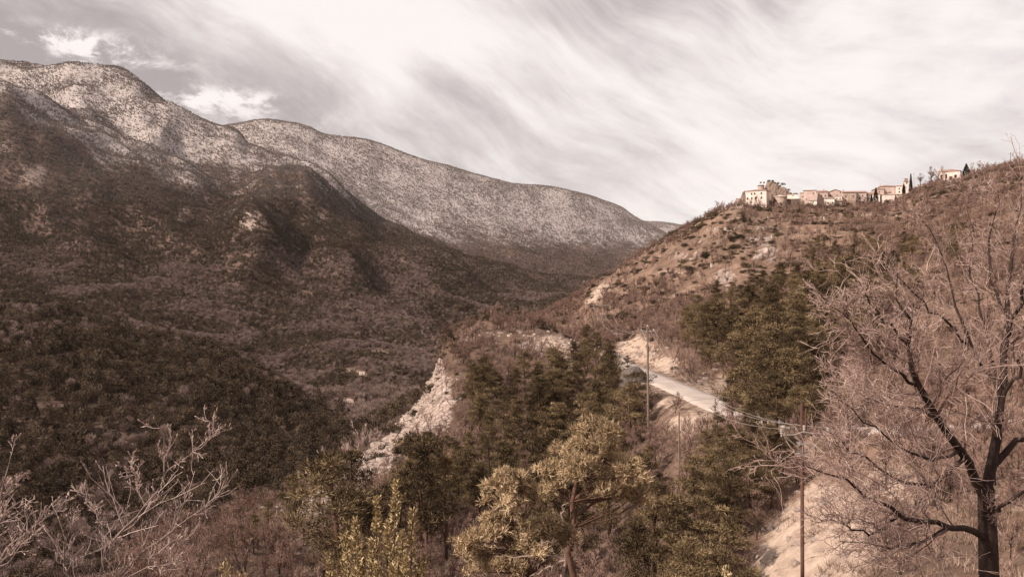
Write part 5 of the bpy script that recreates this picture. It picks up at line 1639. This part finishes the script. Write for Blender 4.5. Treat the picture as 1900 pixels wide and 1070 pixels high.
# shrubs below the walls and on the crag
for i, (u, v, d, r_, w_) in enumerate([(1403, 387, 431, 1.3, 'round dark bush at the foot of the manor house'), (1376, 386, 436, 1.5, 'dark bush beside the rock stub'), (1500, 382, 428, 1.8, 'dark bush below the retaining wall'),
                                       (1520, 384, 425, 1.9, 'dark bush between annex and white front'), (1508, 388, 424, 1.6, 'dark bush below the pale annex'), (1427, 0, 453, 1.2, 'bush crowning the highest point of the crag'), (1434, 0, 451, 1.0, 'small bush beside the bush crowning the crag'), (1443, 0, 453, 1.1, 'bush halfway along the top of the crag'), (1452, 0, 452, 1.3, 'wide bush on the sloping shoulder of the crag'), (1462, 0, 453, 1.2, 'bush low on the right end of the crag'),
                                       (1476, 362, 452, 1.6, 'bush behind the small white house'), (1600, 378, 426, 1.8, 'bush below the long stone house'), (1575, 381, 424, 1.8, 'bush right of the balcony house'), (1841, 317, 405, 1.6, 'dark bush on the ridge left of the pole'),
                                       (1840, 330, 400, 1.5, 'dark bush under the ridge bush'), (1648, 380, 426, 1.4, 'bush under the pink fronted house')]):
    k = d / F
    zb = (CV - v) * k - .4
    if v == 0:
        dd = np.hypot(CRAGV[:, 0] - (u - CU) * k, CRAGV[:, 1] - d)
        zb = CRAGV[dd < 1.3, 2].max() - .45
    o = link('bush', SHRUBS[i % 5], None, Vector(((u - CU) * k, d, zb)))
    o.scale = (r_, r_, r_ * 1.1)
    tag(o, w_, 'bush')
for i, (u, d, r_, w_) in enumerate([(826, 185, 1.5, 'olive bush overhanging the cliff head'), (836, 189, 2.0, 'broad olive bush just behind the cliff head'), (852, 192, 1.7, 'bush between the cliff head and the knoll crest'), (868, 195, 2.2, 'big dark bush at the near end of the knoll crest'),
                                   (884, 198, 2.4, 'biggest dark bush on the knoll crest'), (902, 200, 1.8, 'bush under the bare tree crowning the knoll'), (932, 201, 1.5, 'rounded bush right of the crowning bare tree'), (962, 201, 1.3, 'small bush midway along the knoll crest'),
                                   (1002, 199, 1.9, 'dark bush near the knoll top rocks'), (1016, 198, 1.5, 'lower dark bush beside the knoll top rocks'), (842, 180, 1.8, 'dark bush a little below the cliff head'), (856, 168, 2.4, 'large dark bush on the face under the knoll'),
                                   (822, 172, 1.5, 'bush clinging to the pale rock under the cliff head'), (800, 160, 1.6, 'bush halfway down the pale cliff'), (770, 156, 1.5, 'bush on the broken middle of the pale cliff'), (735, 148, 1.6, 'bush on the lower edge of the pale cliff'), (712, 138, 1.3, 'small bush at the foot of the pale cliff')]):
    o = link('bush', SHRUBS[(i * 2 + 1) % 5], None, foot(u, d, .3))
    o.scale = (r_ * 1.1, r_, r_ * 1.15)
    o.rotation_euler = (0, 0, i * 1.9)
    tag(o, w_, 'bush')
for i, (u, v, w_) in enumerate([(1320, 496, 'white marker post beside the terrace path'), (1432, 444, 'white marker post above the rock pair'), (1524, 407, 'left white marker post under the village'), (1529, 408, 'right white marker post under the village')]):
    d = find_d(u, v, 230, 445)
    tag(link('marker_post', MB().box((0, 0, .6), (.55, .4, 1.5), .3, .5, .85).box((0, 0, 1.42), (.65, .5, .14), .3).mesh('marker_post', (M_WHITE,)), None, foot(u, d)), w_, 'marker post')

# ------------------------------------------------------------------ single trees on the slope
def dead_trunk(u, d, vt, rad, label, lean, seed, top=None):
    rg = np.random.default_rng(seed)
    b_ = foot(u, d, .3)
    h = (CV - vt) / F * d - b_.z
    r = root('dead_tree', b_, label, 'dead tree')
    P_, R_ = poly_resample([(0, 0, 0), (lean * .5 + .05, 0, h * .5), (lean, 0, h)], [rad, rad * .8, rad * .3], 9)
    m = MB()
    m.tubes(P_[None], R_[None], 6, .2)
    link('trunk', m.mesh('trunk', (M_BARK,), True), r)
    P1, R1 = spawn(rg, P_[None], R_[None], 16, .10, .2, 1.2, 0, 4, .25, .15, .3, .02)
    link('twigs', MB().tubes(P1, R1, 3, .3).mesh('twigs', (M_TWIG,)), r)


dead_trunk(627, 66, 868, .16, 'thin black dead trunk leaning left of the leafy bush', -.95, 1)
dead_trunk(915, 74, 815, .16, 'dark dead trunk between the pines before the knoll', -.6, 2)
for i, (u, d, vt, pr, w_) in enumerate([(648, 74, 845, BARES[3], 'bare oak with black trunk by the pale rock spur'), (921, 200, 560, BARES[0], 'bare tree crowning the top of the knoll'), (945, 192, 608, BARES[3], 'dark bare tree on the near face of the knoll'),
                                        (840, 186, 690, BARES[1], 'bare bush near the cliff edge of the ridge')]):
    b_ = foot(u, d, .2)
    h = (CV - vt) / F * d - b_.z
    put_tree('bare_tree', pr, ('trunk', 'twigs'), b_, ((1.35 if i == 1 else 1.0) * float(max(1.5, h) / 4.6), float(max(1.5, h) / 4.6)), i * 1.7, w_, 'bare tree')
for i, (u, d, vt, w_) in enumerate([(642, 180, 792, 'pale fluffy bare tree behind the lower rock ridge'), (622, 188, 812, 'second pale fluffy tree left of the first')]):
    b_ = foot(u, d, .2)
    h = (CV - vt) / F * d - b_.z
    h = min(h, 22)
    put_tree('bare_tree', FLUFFY[i], ('trunk', 'twigs'), Vector((b_.x, b_.y, (CV - vt) / F * d - h)), (h / 5.0 * .7, h / 5.0), i * 2.0, w_, 'bare tree')


def orange_top(u, d, vt, vb, label, seed):
    """spindly pine: thin trunk, sparse limbs, orange dying top"""
    tr, cr = pine(seed, 10, .22, .45, .03, 40, 1.0, False, .8)
    b_ = foot(u, d, .2)
    h = (CV - vt) / F * d - b_.z
    r = put_tree('pine_tree', (tr, cr), ('trunk', 'crown'), b_, h / 10, 0, label, 'pine tree')
    rg = np.random.default_rng(seed)
    n = 260
    dd = unit(rg.normal(size=(n, 3)))
    p_ = np.array((0, 0, 9.7)) + dd * np.array((.5, .5, .45)) * (.3 + .7 * rg.random(n))[:, None]
    link('dying_top', MB().leaves(p_, dd + UPV * .5, .3, .07, rg, np.clip(.5 + .2 * rg.normal(size=n), 0, 1)).mesh('dying_top', (M_ORANGE,)), r)


M_ORANGE = leaf_mat('orange_needles', (0.10, 0.055, 0.02), (0.24, 0.14, 0.05), (0.34, 0.21, 0.09))
orange_top(543, 68, 882, 1010, 'spindly pine with orange top left of the black dead trunk', 31)
orange_top(828, 58, 852, 1000, 'spindly pine with orange tuft above the leafy bush', 32)


# ------------------------------------------------------------------ heroes near the camera
def pp(u, v, d):
    return np.array(((u - CU) / F * d, d, (CV - v) / F * d))


def limb(pts, base, thin=1.0):
    """[(u, v, depth, radius)] -> resampled polyline relative to base"""
    P_ = np.array([pp(u, v, d) for u, v, d, _ in pts]) - np.array(base)
    return poly_resample(P_, [q[3] * thin for q in pts], 12)


# the big leafless tree at the right
base = foot(1836, 12.0, .15)
rt_ = root('bare_tree', base, 'big leafless tree with dark forked trunk filling the right side', 'bare tree')
rg = np.random.default_rng(77)
bb = np.array(base)
trunk_pts = [(1838, CV - base.z / 12.0 * F + 5, 12.0, .34), (1836, 1150, 12.0, .27), (1835, 1070, 12.0, .245), (1832, 970, 12.0, .225), (1829, 905, 12.0, .20)]
tP, tR = limb(trunk_pts, bb, .60)
m = MB()
m.tubes(tP[None], tR[None], 10, .3)
link('trunk', m.mesh('trunk', (M_BARK,), True), rt_)
LIMBS = [
    [(1829, 915, 12.0, .155), (1846, 865, 12.0, .15), (1853, 805, 12.0, .13), (1861, 740, 12.0, .105), (1867, 650, 12.1, .085), (1872, 560, 12.2, .062), (1880, 470, 12.3, .045), (1888, 400, 12.4, .022), (1893, 335, 12.5, .008)],
    [(1828, 925, 12.0, .13), (1812, 880, 11.9, .125), (1790, 845, 11.7, .115), (1751, 787, 11.4, .095), (1711, 736, 11.1, .08), (1696, 690, 10.9, .066), (1688, 640, 10.8, .05), (1675, 590, 10.6, .030), (1660, 545, 10.4, .016), (1664, 505, 10.3, .007)],
    [(1832, 1000, 12.0, .10), (1795, 985, 11.6, .09), (1755, 976, 11.1, .07), (1672, 952, 10.4, .05), (1610, 925, 10.0, .034), (1545, 880, 9.7, .02), (1480, 850, 9.5, .008)],
    [(1856, 780, 12.0, .07), (1849, 715, 12.2, .062), (1806, 658, 12.5, .05), (1790, 600, 12.7, .04), (1760, 520, 13.0, .028), (1735, 440, 13.2, .016), (1700, 400, 13.3, .006)],
    [(1845, 862, 12.0, .10), (1870, 830, 12.0, .085), (1905, 812, 12.0, .075), (1950, 790, 12.0, .06), (2020, 720, 12.0, .03)],
    [(1790, 846, 11.7, .06), (1731, 901, 11.2, .05), (1653, 886, 10.8, .036), (1598, 838, 10.5, .022), (1560, 815, 10.3, .014), (1520, 790, 10.2, .006)],
    [(1745, 780, 11.4, .05), (1700, 760, 11.6, .04), (1640, 750, 12.0, .028), (1590, 720, 12.3, .016), (1540, 690, 12.5, .007)],
    [(1700, 715, 11.0, .045), (1660, 690, 10.6, .035), (1610, 640, 10.2, .024), (1570, 590, 9.9, .014), (1535, 560, 9.7, .006)],
    [(1867, 650, 12.1, .06), (1880, 590, 11.8, .05), (1905, 520, 11.4, .035), (1925, 450, 11.2, .012)],
    [(1870, 590, 12.2, .05), (1845, 520, 12.5, .04), (1835, 440, 12.7, .028), (1850, 390, 12.8, .016), (1856, 335, 12.9, .006)],
    [(1850, 700, 12.2, .045), (1830, 600, 12.8, .036), (1800, 500, 13.2, .026), (1805, 430, 13.4, .014), (1797, 360, 13.5, .006)],
    [(1672, 952, 10.4, .035), (1620, 990, 10.0, .026), (1575, 975, 9.7, .018), (1530, 960, 9.5, .007)],
    [(1830, 960, 12.0, .06), (1870, 930, 11.6, .05), (1920, 900, 11.2, .03)],
    [(1690, 650, 10.8, .035), (1640, 590, 10.6, .026), (1606, 545, 10.4, .018), (1612, 505, 10.3, .007)],
    [(1780, 835, 11.6, .05), (1740, 850, 11.2, .04), (1680, 830, 10.7, .028), (1620, 790, 10.3, .018), (1555, 740, 10.0, .008)],
    [(1760, 978, 11.1, .04), (1700, 1010, 10.7, .03), (1640, 1010, 10.4, .02), (1560, 1000, 10.2, .009)],
    [(1800, 640, 12.6, .04), (1740, 590, 12.3, .03), (1690, 540, 12.0, .02), (1640, 480, 11.8, .008)],
    [(1862, 735, 12.0, .05), (1890, 690, 11.6, .04), (1920, 600, 11.2, .02)],
]
LP, LR = zip(*[limb(l, bb, .55) for l in LIMBS])
LP, LR = np.stack(LP), np.stack(LR)
wig = rg.normal(size=LP.shape) * 0.025
wig[:, 0] = 0
LP = LP + wig
for i in range(len(LP)):
    m = MB()
    m.tubes(LP[i:i + 1], LR[i:i + 1], 7, .3)
    link('limb', m.mesh('limb', (M_BARK,), True), rt_)
low = np.array([2, 5, 6, 7, 11, 14, 15, 1])
hi_ = np.array([k for k in range(len(LP)) if k not in low])
A1a, B1a = spawn(rg, LP[low], LR[low], 28, .14, .46, .70, .06, 8, .15, .22, .33, .0055, .3, .05)
A1b, B1b = spawn(rg, LP[hi_], LR[hi_], 17, .12, .34, .70, .06, 8, .10, .22, .33, .0055, .3, .05)
A1, B1 = np.concatenate((A1a, A1b)), np.concatenate((B1a, B1b))
A2, B2 = spawn(rg, A1, B1, 7, .28, .70, .72, .05, 6, .10, .24, .5, .0039, .5, .04)
A3, B3 = spawn(rg, A2, B2, 4, .35, .8, .75, .04, 4, .12, .25, .6, .0031, .6, .03)
m = MB()
m.tubes(A1, B1, 5, np.clip(.28 + .15 * rg.normal(size=len(A1)), 0, 1))
m.tubes(A2, B2, 4, np.clip(.45 + .18 * rg.normal(size=len(A2)), 0, 1))
m.tubes(A3, B3, 3, np.clip(.62 + .18 * rg.normal(size=len(A3)), 0, 1))
tag(link('twigs', m.mesh('twigs', (M_OAKTWIG,)), rt_), None, None, None, 'stuff')


# budded branches at the lower left
def budded(basepx, d, stems, label, seed, n1=9, n2=4):
    stems = [[(u, v, q, r_ * .72) for u, v, q, r_ in s] for s in stems]
    rg = np.random.default_rng(seed)
    base = foot(basepx, d, .1)
    bb = np.array(base)
    r = root('budding_tree', base, label, 'young tree')
    join = stems[0][0]
    J = pp(join[0], join[1], join[2]) - bb
    m = MB()
    P_, R_ = poly_resample([(0, 0, 0), J * .5 + np.array((.1, 0, 0)), J], [.07, .055, join[3] * 1.15], 8)
    m.tubes(P_[None], R_[None], 8, .5)
    link('trunk', m.mesh('trunk', (M_PALEBARK,), True), r)
    SP, SR = [], []
    for s in stems:
        p_, q_ = limb(s, bb)
        p_ = p_ + np.concatenate((np.zeros((1, 3)), rg.normal(size=(11, 3)) * .007))
        SP.append(p_)
        SR.append(q_)
        link('limb', MB().tubes(p_[None], q_[None], 6, .5).mesh('limb', (M_PALEBARK,), True), r)
    SP, SR = np.stack(SP), np.stack(SR)
    a1, b1 = spawn(rg, SP, SR, n1, .12, .42, .85, .20, 6, .15, .20, .5, .0030, .5, .10)
    a2, b2 = spawn(rg, a1, b1, n2, .22, .6, .85, .20, 4, .15, .20, .6, .0024, .7, .12)
    m = MB()
    m.tubes(a1, b1, 4, np.clip(.5 + .15 * rg.normal(size=len(a1)), 0, 1))
    m.tubes(a2, b2, 3, np.clip(.6 + .15 * rg.normal(size=len(a2)), 0, 1))
    tag(link('twigs', m.mesh('twigs', (M_PALETWIG,)), r), None, None, None, 'stuff')
    # buds: little spindles at twig ends and joints
    ends = np.concatenate((a2[:, -1], a2[:, 2], a1[:, -1], a1[:, 3], SP[:, -1]))
    dirs = np.concatenate((a2[:, -1] - a2[:, -2], a2[:, 2] - a2[:, 1], a1[:, -1] - a1[:, -2], a1[:, 3] - a1[:, 2], SP[:, -1] - SP[:, -2]))
    dirs = unit(unit(dirs) + rg.normal(size=dirs.shape) * .35)
    L = (.018 + .018 * rg.random(len(ends)))[:, None]
    Q = np.stack((ends, ends + dirs * L * .4, ends + dirs * L), 1)
    w_ = .0032 + .0042 * rg.random(len(ends))
    RR = np.stack((w_ * .5, w_, w_ * .25), 1)
    tag(link('buds', MB().tubes(Q, RR, 4, .5).mesh('buds', (M_BUD,)), r), None, None, None, 'stuff')


M_PALEBARK = bark('pale_bark', (0.16, 0.11, 0.095), (0.34, 0.26, 0.23), 20)
D0 = 7.5
budded(170, D0, [
    [(180, 1110, D0, .022), (195, 1023, D0, .018), (232, 980, D0, .015), (269, 939, D0 - .1, .012), (300, 892, D0 - .15, .010), (306, 851, D0 - .2, .008), (305, 811, D0 - .2, .006), (286, 777, D0 - .25, .003)],
    [(180, 1110, D0, .020), (249, 1040, D0 + .1, .016), (303, 996, D0 + .25, .013), (353, 959, D0 + .4, .010), (397, 929, D0 + .5, .006), (440, 872, D0 + .6, .003)],
    [(306, 880, D0 - .15, .008), (335, 850, D0 - .3, .007), (353, 842, D0 - .35, .006), (387, 814, D0 - .5, .004), (405, 788, D0 - .6, .0025)],
    [(195, 1023, D0, .010), (190, 985, D0 + .1, .009), (178, 952, D0 + .2, .007), (165, 930, D0 + .3, .005), (150, 912, D0 + .35, .0025)],
    [(180, 1110, D0, .014), (118, 1047, D0 - .2, .011), (128, 989, D0 - .3, .008), (140, 960, D0 - .35, .005), (150, 945, D0 - .4, .003)],
    [(249, 1040, D0 + .1, .009), (290, 1030, D0 + .2, .008), (325, 1005, D0 + .3, .005), (345, 1000, D0 + .35, .0025)],
    [(269, 939, D0 - .1, .008), (255, 905, D0, .007), (250, 880, D0 + .1, .005), (225, 865, D0 + .15, .0025)],
    [(180, 1110, D0, .012), (230, 1075, D0 - .3, .010), (280, 1050, D0 - .5, .007), (330, 1040, D0 - .6, .003)],
], 'young pale tree with budded twigs at the lower left', 51, 13, 4)
budded(-40, 7.0, [
    [(-20, 1090, 7.0, .022), (10, 1020, 7, .016), (50, 989, 7, .011), (77, 969, 7, .008), (108, 935, 6.9, .003)],
    [(-20, 1090, 7.0, .020), (-15, 980, 7.1, .014), (0, 925, 7.2, .011), (12, 880, 7.2, .007), (20, 840, 7.3, .003)],
    [(0, 925, 7.2, .008), (25, 900, 7.3, .006), (45, 880, 7.3, .003)],
    [(-20, 1060, 7.0, .012), (20, 1040, 6.9, .010), (40, 1010, 6.8, .006), (60, 1000, 6.7, .003)],
    [(-20, 1000, 7.0, .010), (0, 960, 6.9, .008), (30, 935, 6.8, .005), (48, 922, 6.7, .0025)],
], 'bare twiggy tree cut by the left edge', 52, 11, 4)

# leafy evergreen bush in the bottom middle
D1 = 11.0
base = foot(690, D1, .1)
bb = np.array(base)
rg = np.random.default_rng(61)
rb_ = root('leafy_bush', base, 'bright leafy evergreen bush with upright shoots at the bottom middle', 'bush')
TOPS = [(735, 893, 0), (700, 922, .1), (658, 962, -.1), (766, 945, .2), (640, 990, .1), (690, 1000, -.3), (612, 1042, 0), (787, 1030, .2), (748, 985, -.2), (720, 968, -.2), (668, 1012, .3), (636, 1040, -.3),
        (700, 1045, -.5), (752, 1035, -.3), (672, 1030, .35), (730, 1015, .3), (618, 1062, .4), (776, 1055, .5), (660, 1058, -.5), (730, 1050, -.6)]
m, lf = MB(), MB()
for (u, v, o) in TOPS:
    top = pp(u, v, D1 + o) - bb
    st = np.array((rg.normal() * .05, rg.normal() * .05, 0))
    mid = st * .5 + top * np.array((.72, .72, .5))
    P_, R_ = poly_resample([st, mid, top], [.030, .018, .004], 16)
    m.tubes(P_[None], R_[None], 5, .5)
    s = np.concatenate(([0], np.cumsum(np.linalg.norm(np.diff(P_, axis=0), axis=1))))
    L = s[-1]
    for (a0, cnt, spread) in ((max(0, L - 1.3), 300, .075), (max(0, L - .5), 130, .035)):
        q = a0 + (L - a0) * rg.random(cnt)
        c = np.stack([np.interp(q, s, P_[:, i]) for i in range(3)], 1)
        out = unit(rg.normal(size=(cnt, 3)) * np.array((1, 1, .35)))
        w_ = spread * (1.25 - 0.9 * (q - a0) / (L - a0 + 1e-6))
        c = c + out * w_[:, None] * rg.random(cnt)[:, None] * 1.6
        lf.leaves(c, out * .8 + UPV * .9 + rg.normal(size=(cnt, 3)) * .25, (.060 * (.6 + .7 * rg.random(cnt))), .026, rg, np.clip(.5 + .2 * rg.normal(size=cnt), 0, 1), 'quad')
link('stems', m.mesh('stems', (M_BARK,), True), rb_)
tag(link('leaves', lf.mesh('leaves', (M_LAUREL,)), rb_), None, None, None, 'stuff')
# small leafy sprigs poking into the frame
for i, (u, v, d, w_) in enumerate([(418, 1046, 8.5, 'yellow green leafy sprig right of the budding tree'), (446, 1062, 8.6, 'shorter yellow green sprig at the bottom edge'), (1348, 1052, 9.5, 'pale leafy sprig at the bottom edge before the bank')]):
    base = foot(u, d, .1)
    bb = np.array(base)
    rs = root('leafy_sprig', base, w_, 'sprig')
    top = pp(u, v, d) - bb
    P_, R_ = poly_resample([(0, 0, 0), top * .5 + np.array((.05, .02, 0)), top], [.02, .012, .003], 10)
    link('stem', MB().tubes(P_[None], R_[None], 5, .5).mesh('stem', (M_BARK,), True), rs)
    cnt = 130
    q = 1 - (.32 / np.linalg.norm(top)) * rg.random(cnt)
    c = np.stack([np.interp(q, np.linspace(0, 1, 10), P_[:, k]) for k in range(3)], 1) + rg.normal(size=(cnt, 3)) * .025
    lv = MB().leaves(c, rg.normal(size=(cnt, 3)) * .6 + UPV, .05, .022, rg, np.clip(.65 + .2 * rg.normal(size=cnt), 0, 1), 'quad')
    tag(link('leaves', lv.mesh('leaves', (M_LAUREL,)), rs), None, None, None, 'stuff')


# golden pines in the middle foreground
def hero_pine(uB, d, trunk, limbs, cush, dead, label, seed, mat, per=210, L=.20, Wd=.034):
    rg = np.random.default_rng(seed)
    base = foot(uB, d, .2)
    bb = np.array(base)
    r = root('pine_tree', base, label, 'pine tree')
    tp = [(uB, CV - base.z / d * F, d, trunk[0][3] * 1.15)] + trunk
    P_, R_ = limb(tp, bb)
    link('trunk', MB().tubes(P_[None], R_[None], 8, .5).mesh('trunk', (M_REDBARK,), True), r)
    for l in limbs:
        p_, q_ = limb(l, bb)
        p_[1:] += rg.normal(size=(11, 3)) * .04
        link('limb', MB().tubes(p_[None], q_[None], 6, .5).mesh('limb', (M_REDBARK,), True), r)
    for l in dead:
        p_, q_ = limb(l, bb)
        p_[1:] += rg.normal(size=(11, 3)) * .03
        tw, tr_ = spawn(rg, p_[None], q_[None], 9, .1, .3, .8, 0, 4, .3, .15, .5, .008)
        link('dead_limb', MB().tubes(p_[None], q_[None], 6, .6).tubes(tw, tr_, 3, .6).mesh('dead_limb', (M_DEADWOOD,), True), r)
    C, Rr = [], []
    for (u, v, rp, o) in cush:
        c0 = pp(u, v, d + o) - bb
        for k in range(5):
            C.append(c0 + rg.normal(size=3) * rp * d / F * np.array((.55, .65, .30)))
            Rr.append(rp * d / F * (.42 + .25 * rg.random()))
    C, Rr = np.array(C), np.array(Rr)
    n = len(C)
    # sprays: short shoots, each a brush of needles
    ns = 26
    idx = np.repeat(np.arange(n), ns)
    dd = unit(rg.normal(size=(len(idx), 3)) + UPV * .35)
    sh = C[idx] + dd * Rr[idx][:, None] * (.45 + .55 * rg.random(len(idx)))[:, None] * np.array((1.1, 1.1, .7))
    sdir = unit(dd * .8 + UPV * .7 + rg.normal(size=dd.shape) * .25)
    tsh = np.clip(.46 + .13 * rg.normal(size=n)[idx] + .10 * rg.normal(size=len(idx)), 0, 1)
    nb = max(4, per // ns)
    j = np.repeat(np.arange(len(idx)), nb)
    nd = sdir[j] * .75 + rg.normal(size=(len(j), 3)) * .55
    c = sh[j] + sdir[j] * (rg.random(len(j)) * L * .8)[:, None]
    cr = MB().leaves(c, nd, L * (.6 + .6 * rg.random(len(j))), Wd, rg, np.clip(tsh[j] + .07 * rg.normal(size=len(j)), 0, 1))
    link('crown', cr.mesh('crown', (mat,)), r)
    # branchlets into the cushions
    tb = MB()
    ends = C
    st = P_[np.argmin(np.linalg.norm(P_[None] - (ends - np.array((0, 0, .5)))[:, None], axis=2), axis=1)]
    Q = np.stack((st, st * .5 + ends * .5 + rg.normal(size=ends.shape) * .08 - UPV * .1, ends), 1)
    tb.tubes(Q, np.broadcast_to(np.array((.028, .018, .008)), (n, 3)), 4, .5)
    link('branchlets', tb.mesh('branchlets', (M_REDBARK,), True), r)


DP = 30.0
hero_pine(1058, DP, [(1066, 1080, DP, .125), (1052, 1010, DP, .115), (1068, 965, DP, .105), (1061, 925, DP, .095), (1074, 880, DP, .08), (1094, 840, DP, .06), (1112, 795, DP, .03)],
          [[(1065, 925, DP, .07), (1110, 900, DP - .3, .05), (1160, 880, DP - .6, .025)], [(1070, 890, DP, .06), (1050, 865, DP + .3, .04), (1030, 850, DP + .6, .02)],
           [(1062, 960, DP, .06), (1110, 930, DP + .6, .04), (1165, 915, DP + .9, .02)]],
          [(1112, 792, 26, 0), (1085, 797, 18, .3), (1140, 802, 20, -.2), (1065, 825, 24, .3), (1098, 825, 26, -.5), (1130, 832, 24, .2), (1045, 850, 24, .3), (1078, 855, 26, -.6), (1112, 860, 24, .5),
           (1030, 878, 22, .4), (1058, 885, 24, -.5), (1160, 862, 22, -.3), (1180, 880, 20, -.5), (1150, 890, 22, .4), (1170, 912, 22, .6), (1150, 925, 20, .2), (1185, 925, 18, .5), (1010, 868, 14, .4), (1125, 905, 20, -.4), (1020, 905, 18, .2)],
          [[(1060, 985, DP, .055), (1045, 970, DP - .2, .045), (1043, 945, DP - .3, .035), (1050, 930, DP - .3, .015)]],
          'tall golden pine with bent red trunk in the middle foreground', 71, M_GOLD, 200)
DQ = 26.0
hero_pine(985, DQ, [(985, 1090, DQ, .13), (975, 1030, DQ, .11), (960, 970, DQ, .085), (945, 920, DQ, .05), (940, 885, DQ, .02)],
          [[(975, 1030, DQ, .06), (930, 1010, DQ - .3, .04), (875, 1005, DQ - .6, .02)]],
          [(935, 882, 16, 0), (958, 888, 14, .2), (918, 900, 16, -.2), (945, 908, 18, -.4), (972, 905, 14, .3), (925, 930, 18, .2), (955, 935, 18, -.5), (985, 925, 14, .3), (915, 965, 16, 0), (945, 968, 18, .3),
           (910, 990, 18, -.4), (880, 1002, 18, -.5), (940, 1000, 20, .3), (975, 985, 18, -.2), (1005, 975, 16, .4), (1030, 985, 16, .4), (985, 1015, 18, -.5), (862, 1020, 14, -.5), (900, 1030, 18, .2), (930, 1045, 20, -.3),
           (880, 1052, 18, .2), (960, 1052, 18, -.4), (1010, 1010, 14, .2), (1055, 1000, 14, .5)],
          [[(1040, 1075, DQ - .5, .06), (1050, 1040, DQ - .6, .05), (1015, 1028, DQ - .6, .045), (970, 1033, DQ - .6, .035), (925, 1031, DQ - .7, .012)],
           [(1050, 1040, DQ - .6, .045), (1000, 1060, DQ - .8, .03), (980, 1070, DQ - .9, .02)],
           [(1015, 1028, DQ - .6, .03), (1000, 1010, DQ - .8, .02), (1030, 1000, DQ - .9, .01)]],
          'spreading golden pine with bleached dead limbs at the bottom centre', 72, M_GOLD, 190)
# second line of greener hero pines
hero_pine(1215, 44, [(1215, 1060, 44, .14), (1212, 990, 44, .11), (1220, 930, 44, .07), (1222, 900, 44, .03)], [],
          [(1222, 905, 16, 0), (1205, 925, 18, .4), (1240, 930, 18, -.4), (1220, 950, 20, 0), (1195, 965, 18, .5), (1245, 968, 20, -.5), (1215, 990, 20, .3), (1185, 1000, 18, -.3), (1255, 1005, 20, .4), (1225, 1020, 20, -.6)],
          [], 'olive pine right of the golden pines at the frame bottom', 73, M_PINE, 150, .26, .05)

name_plants()
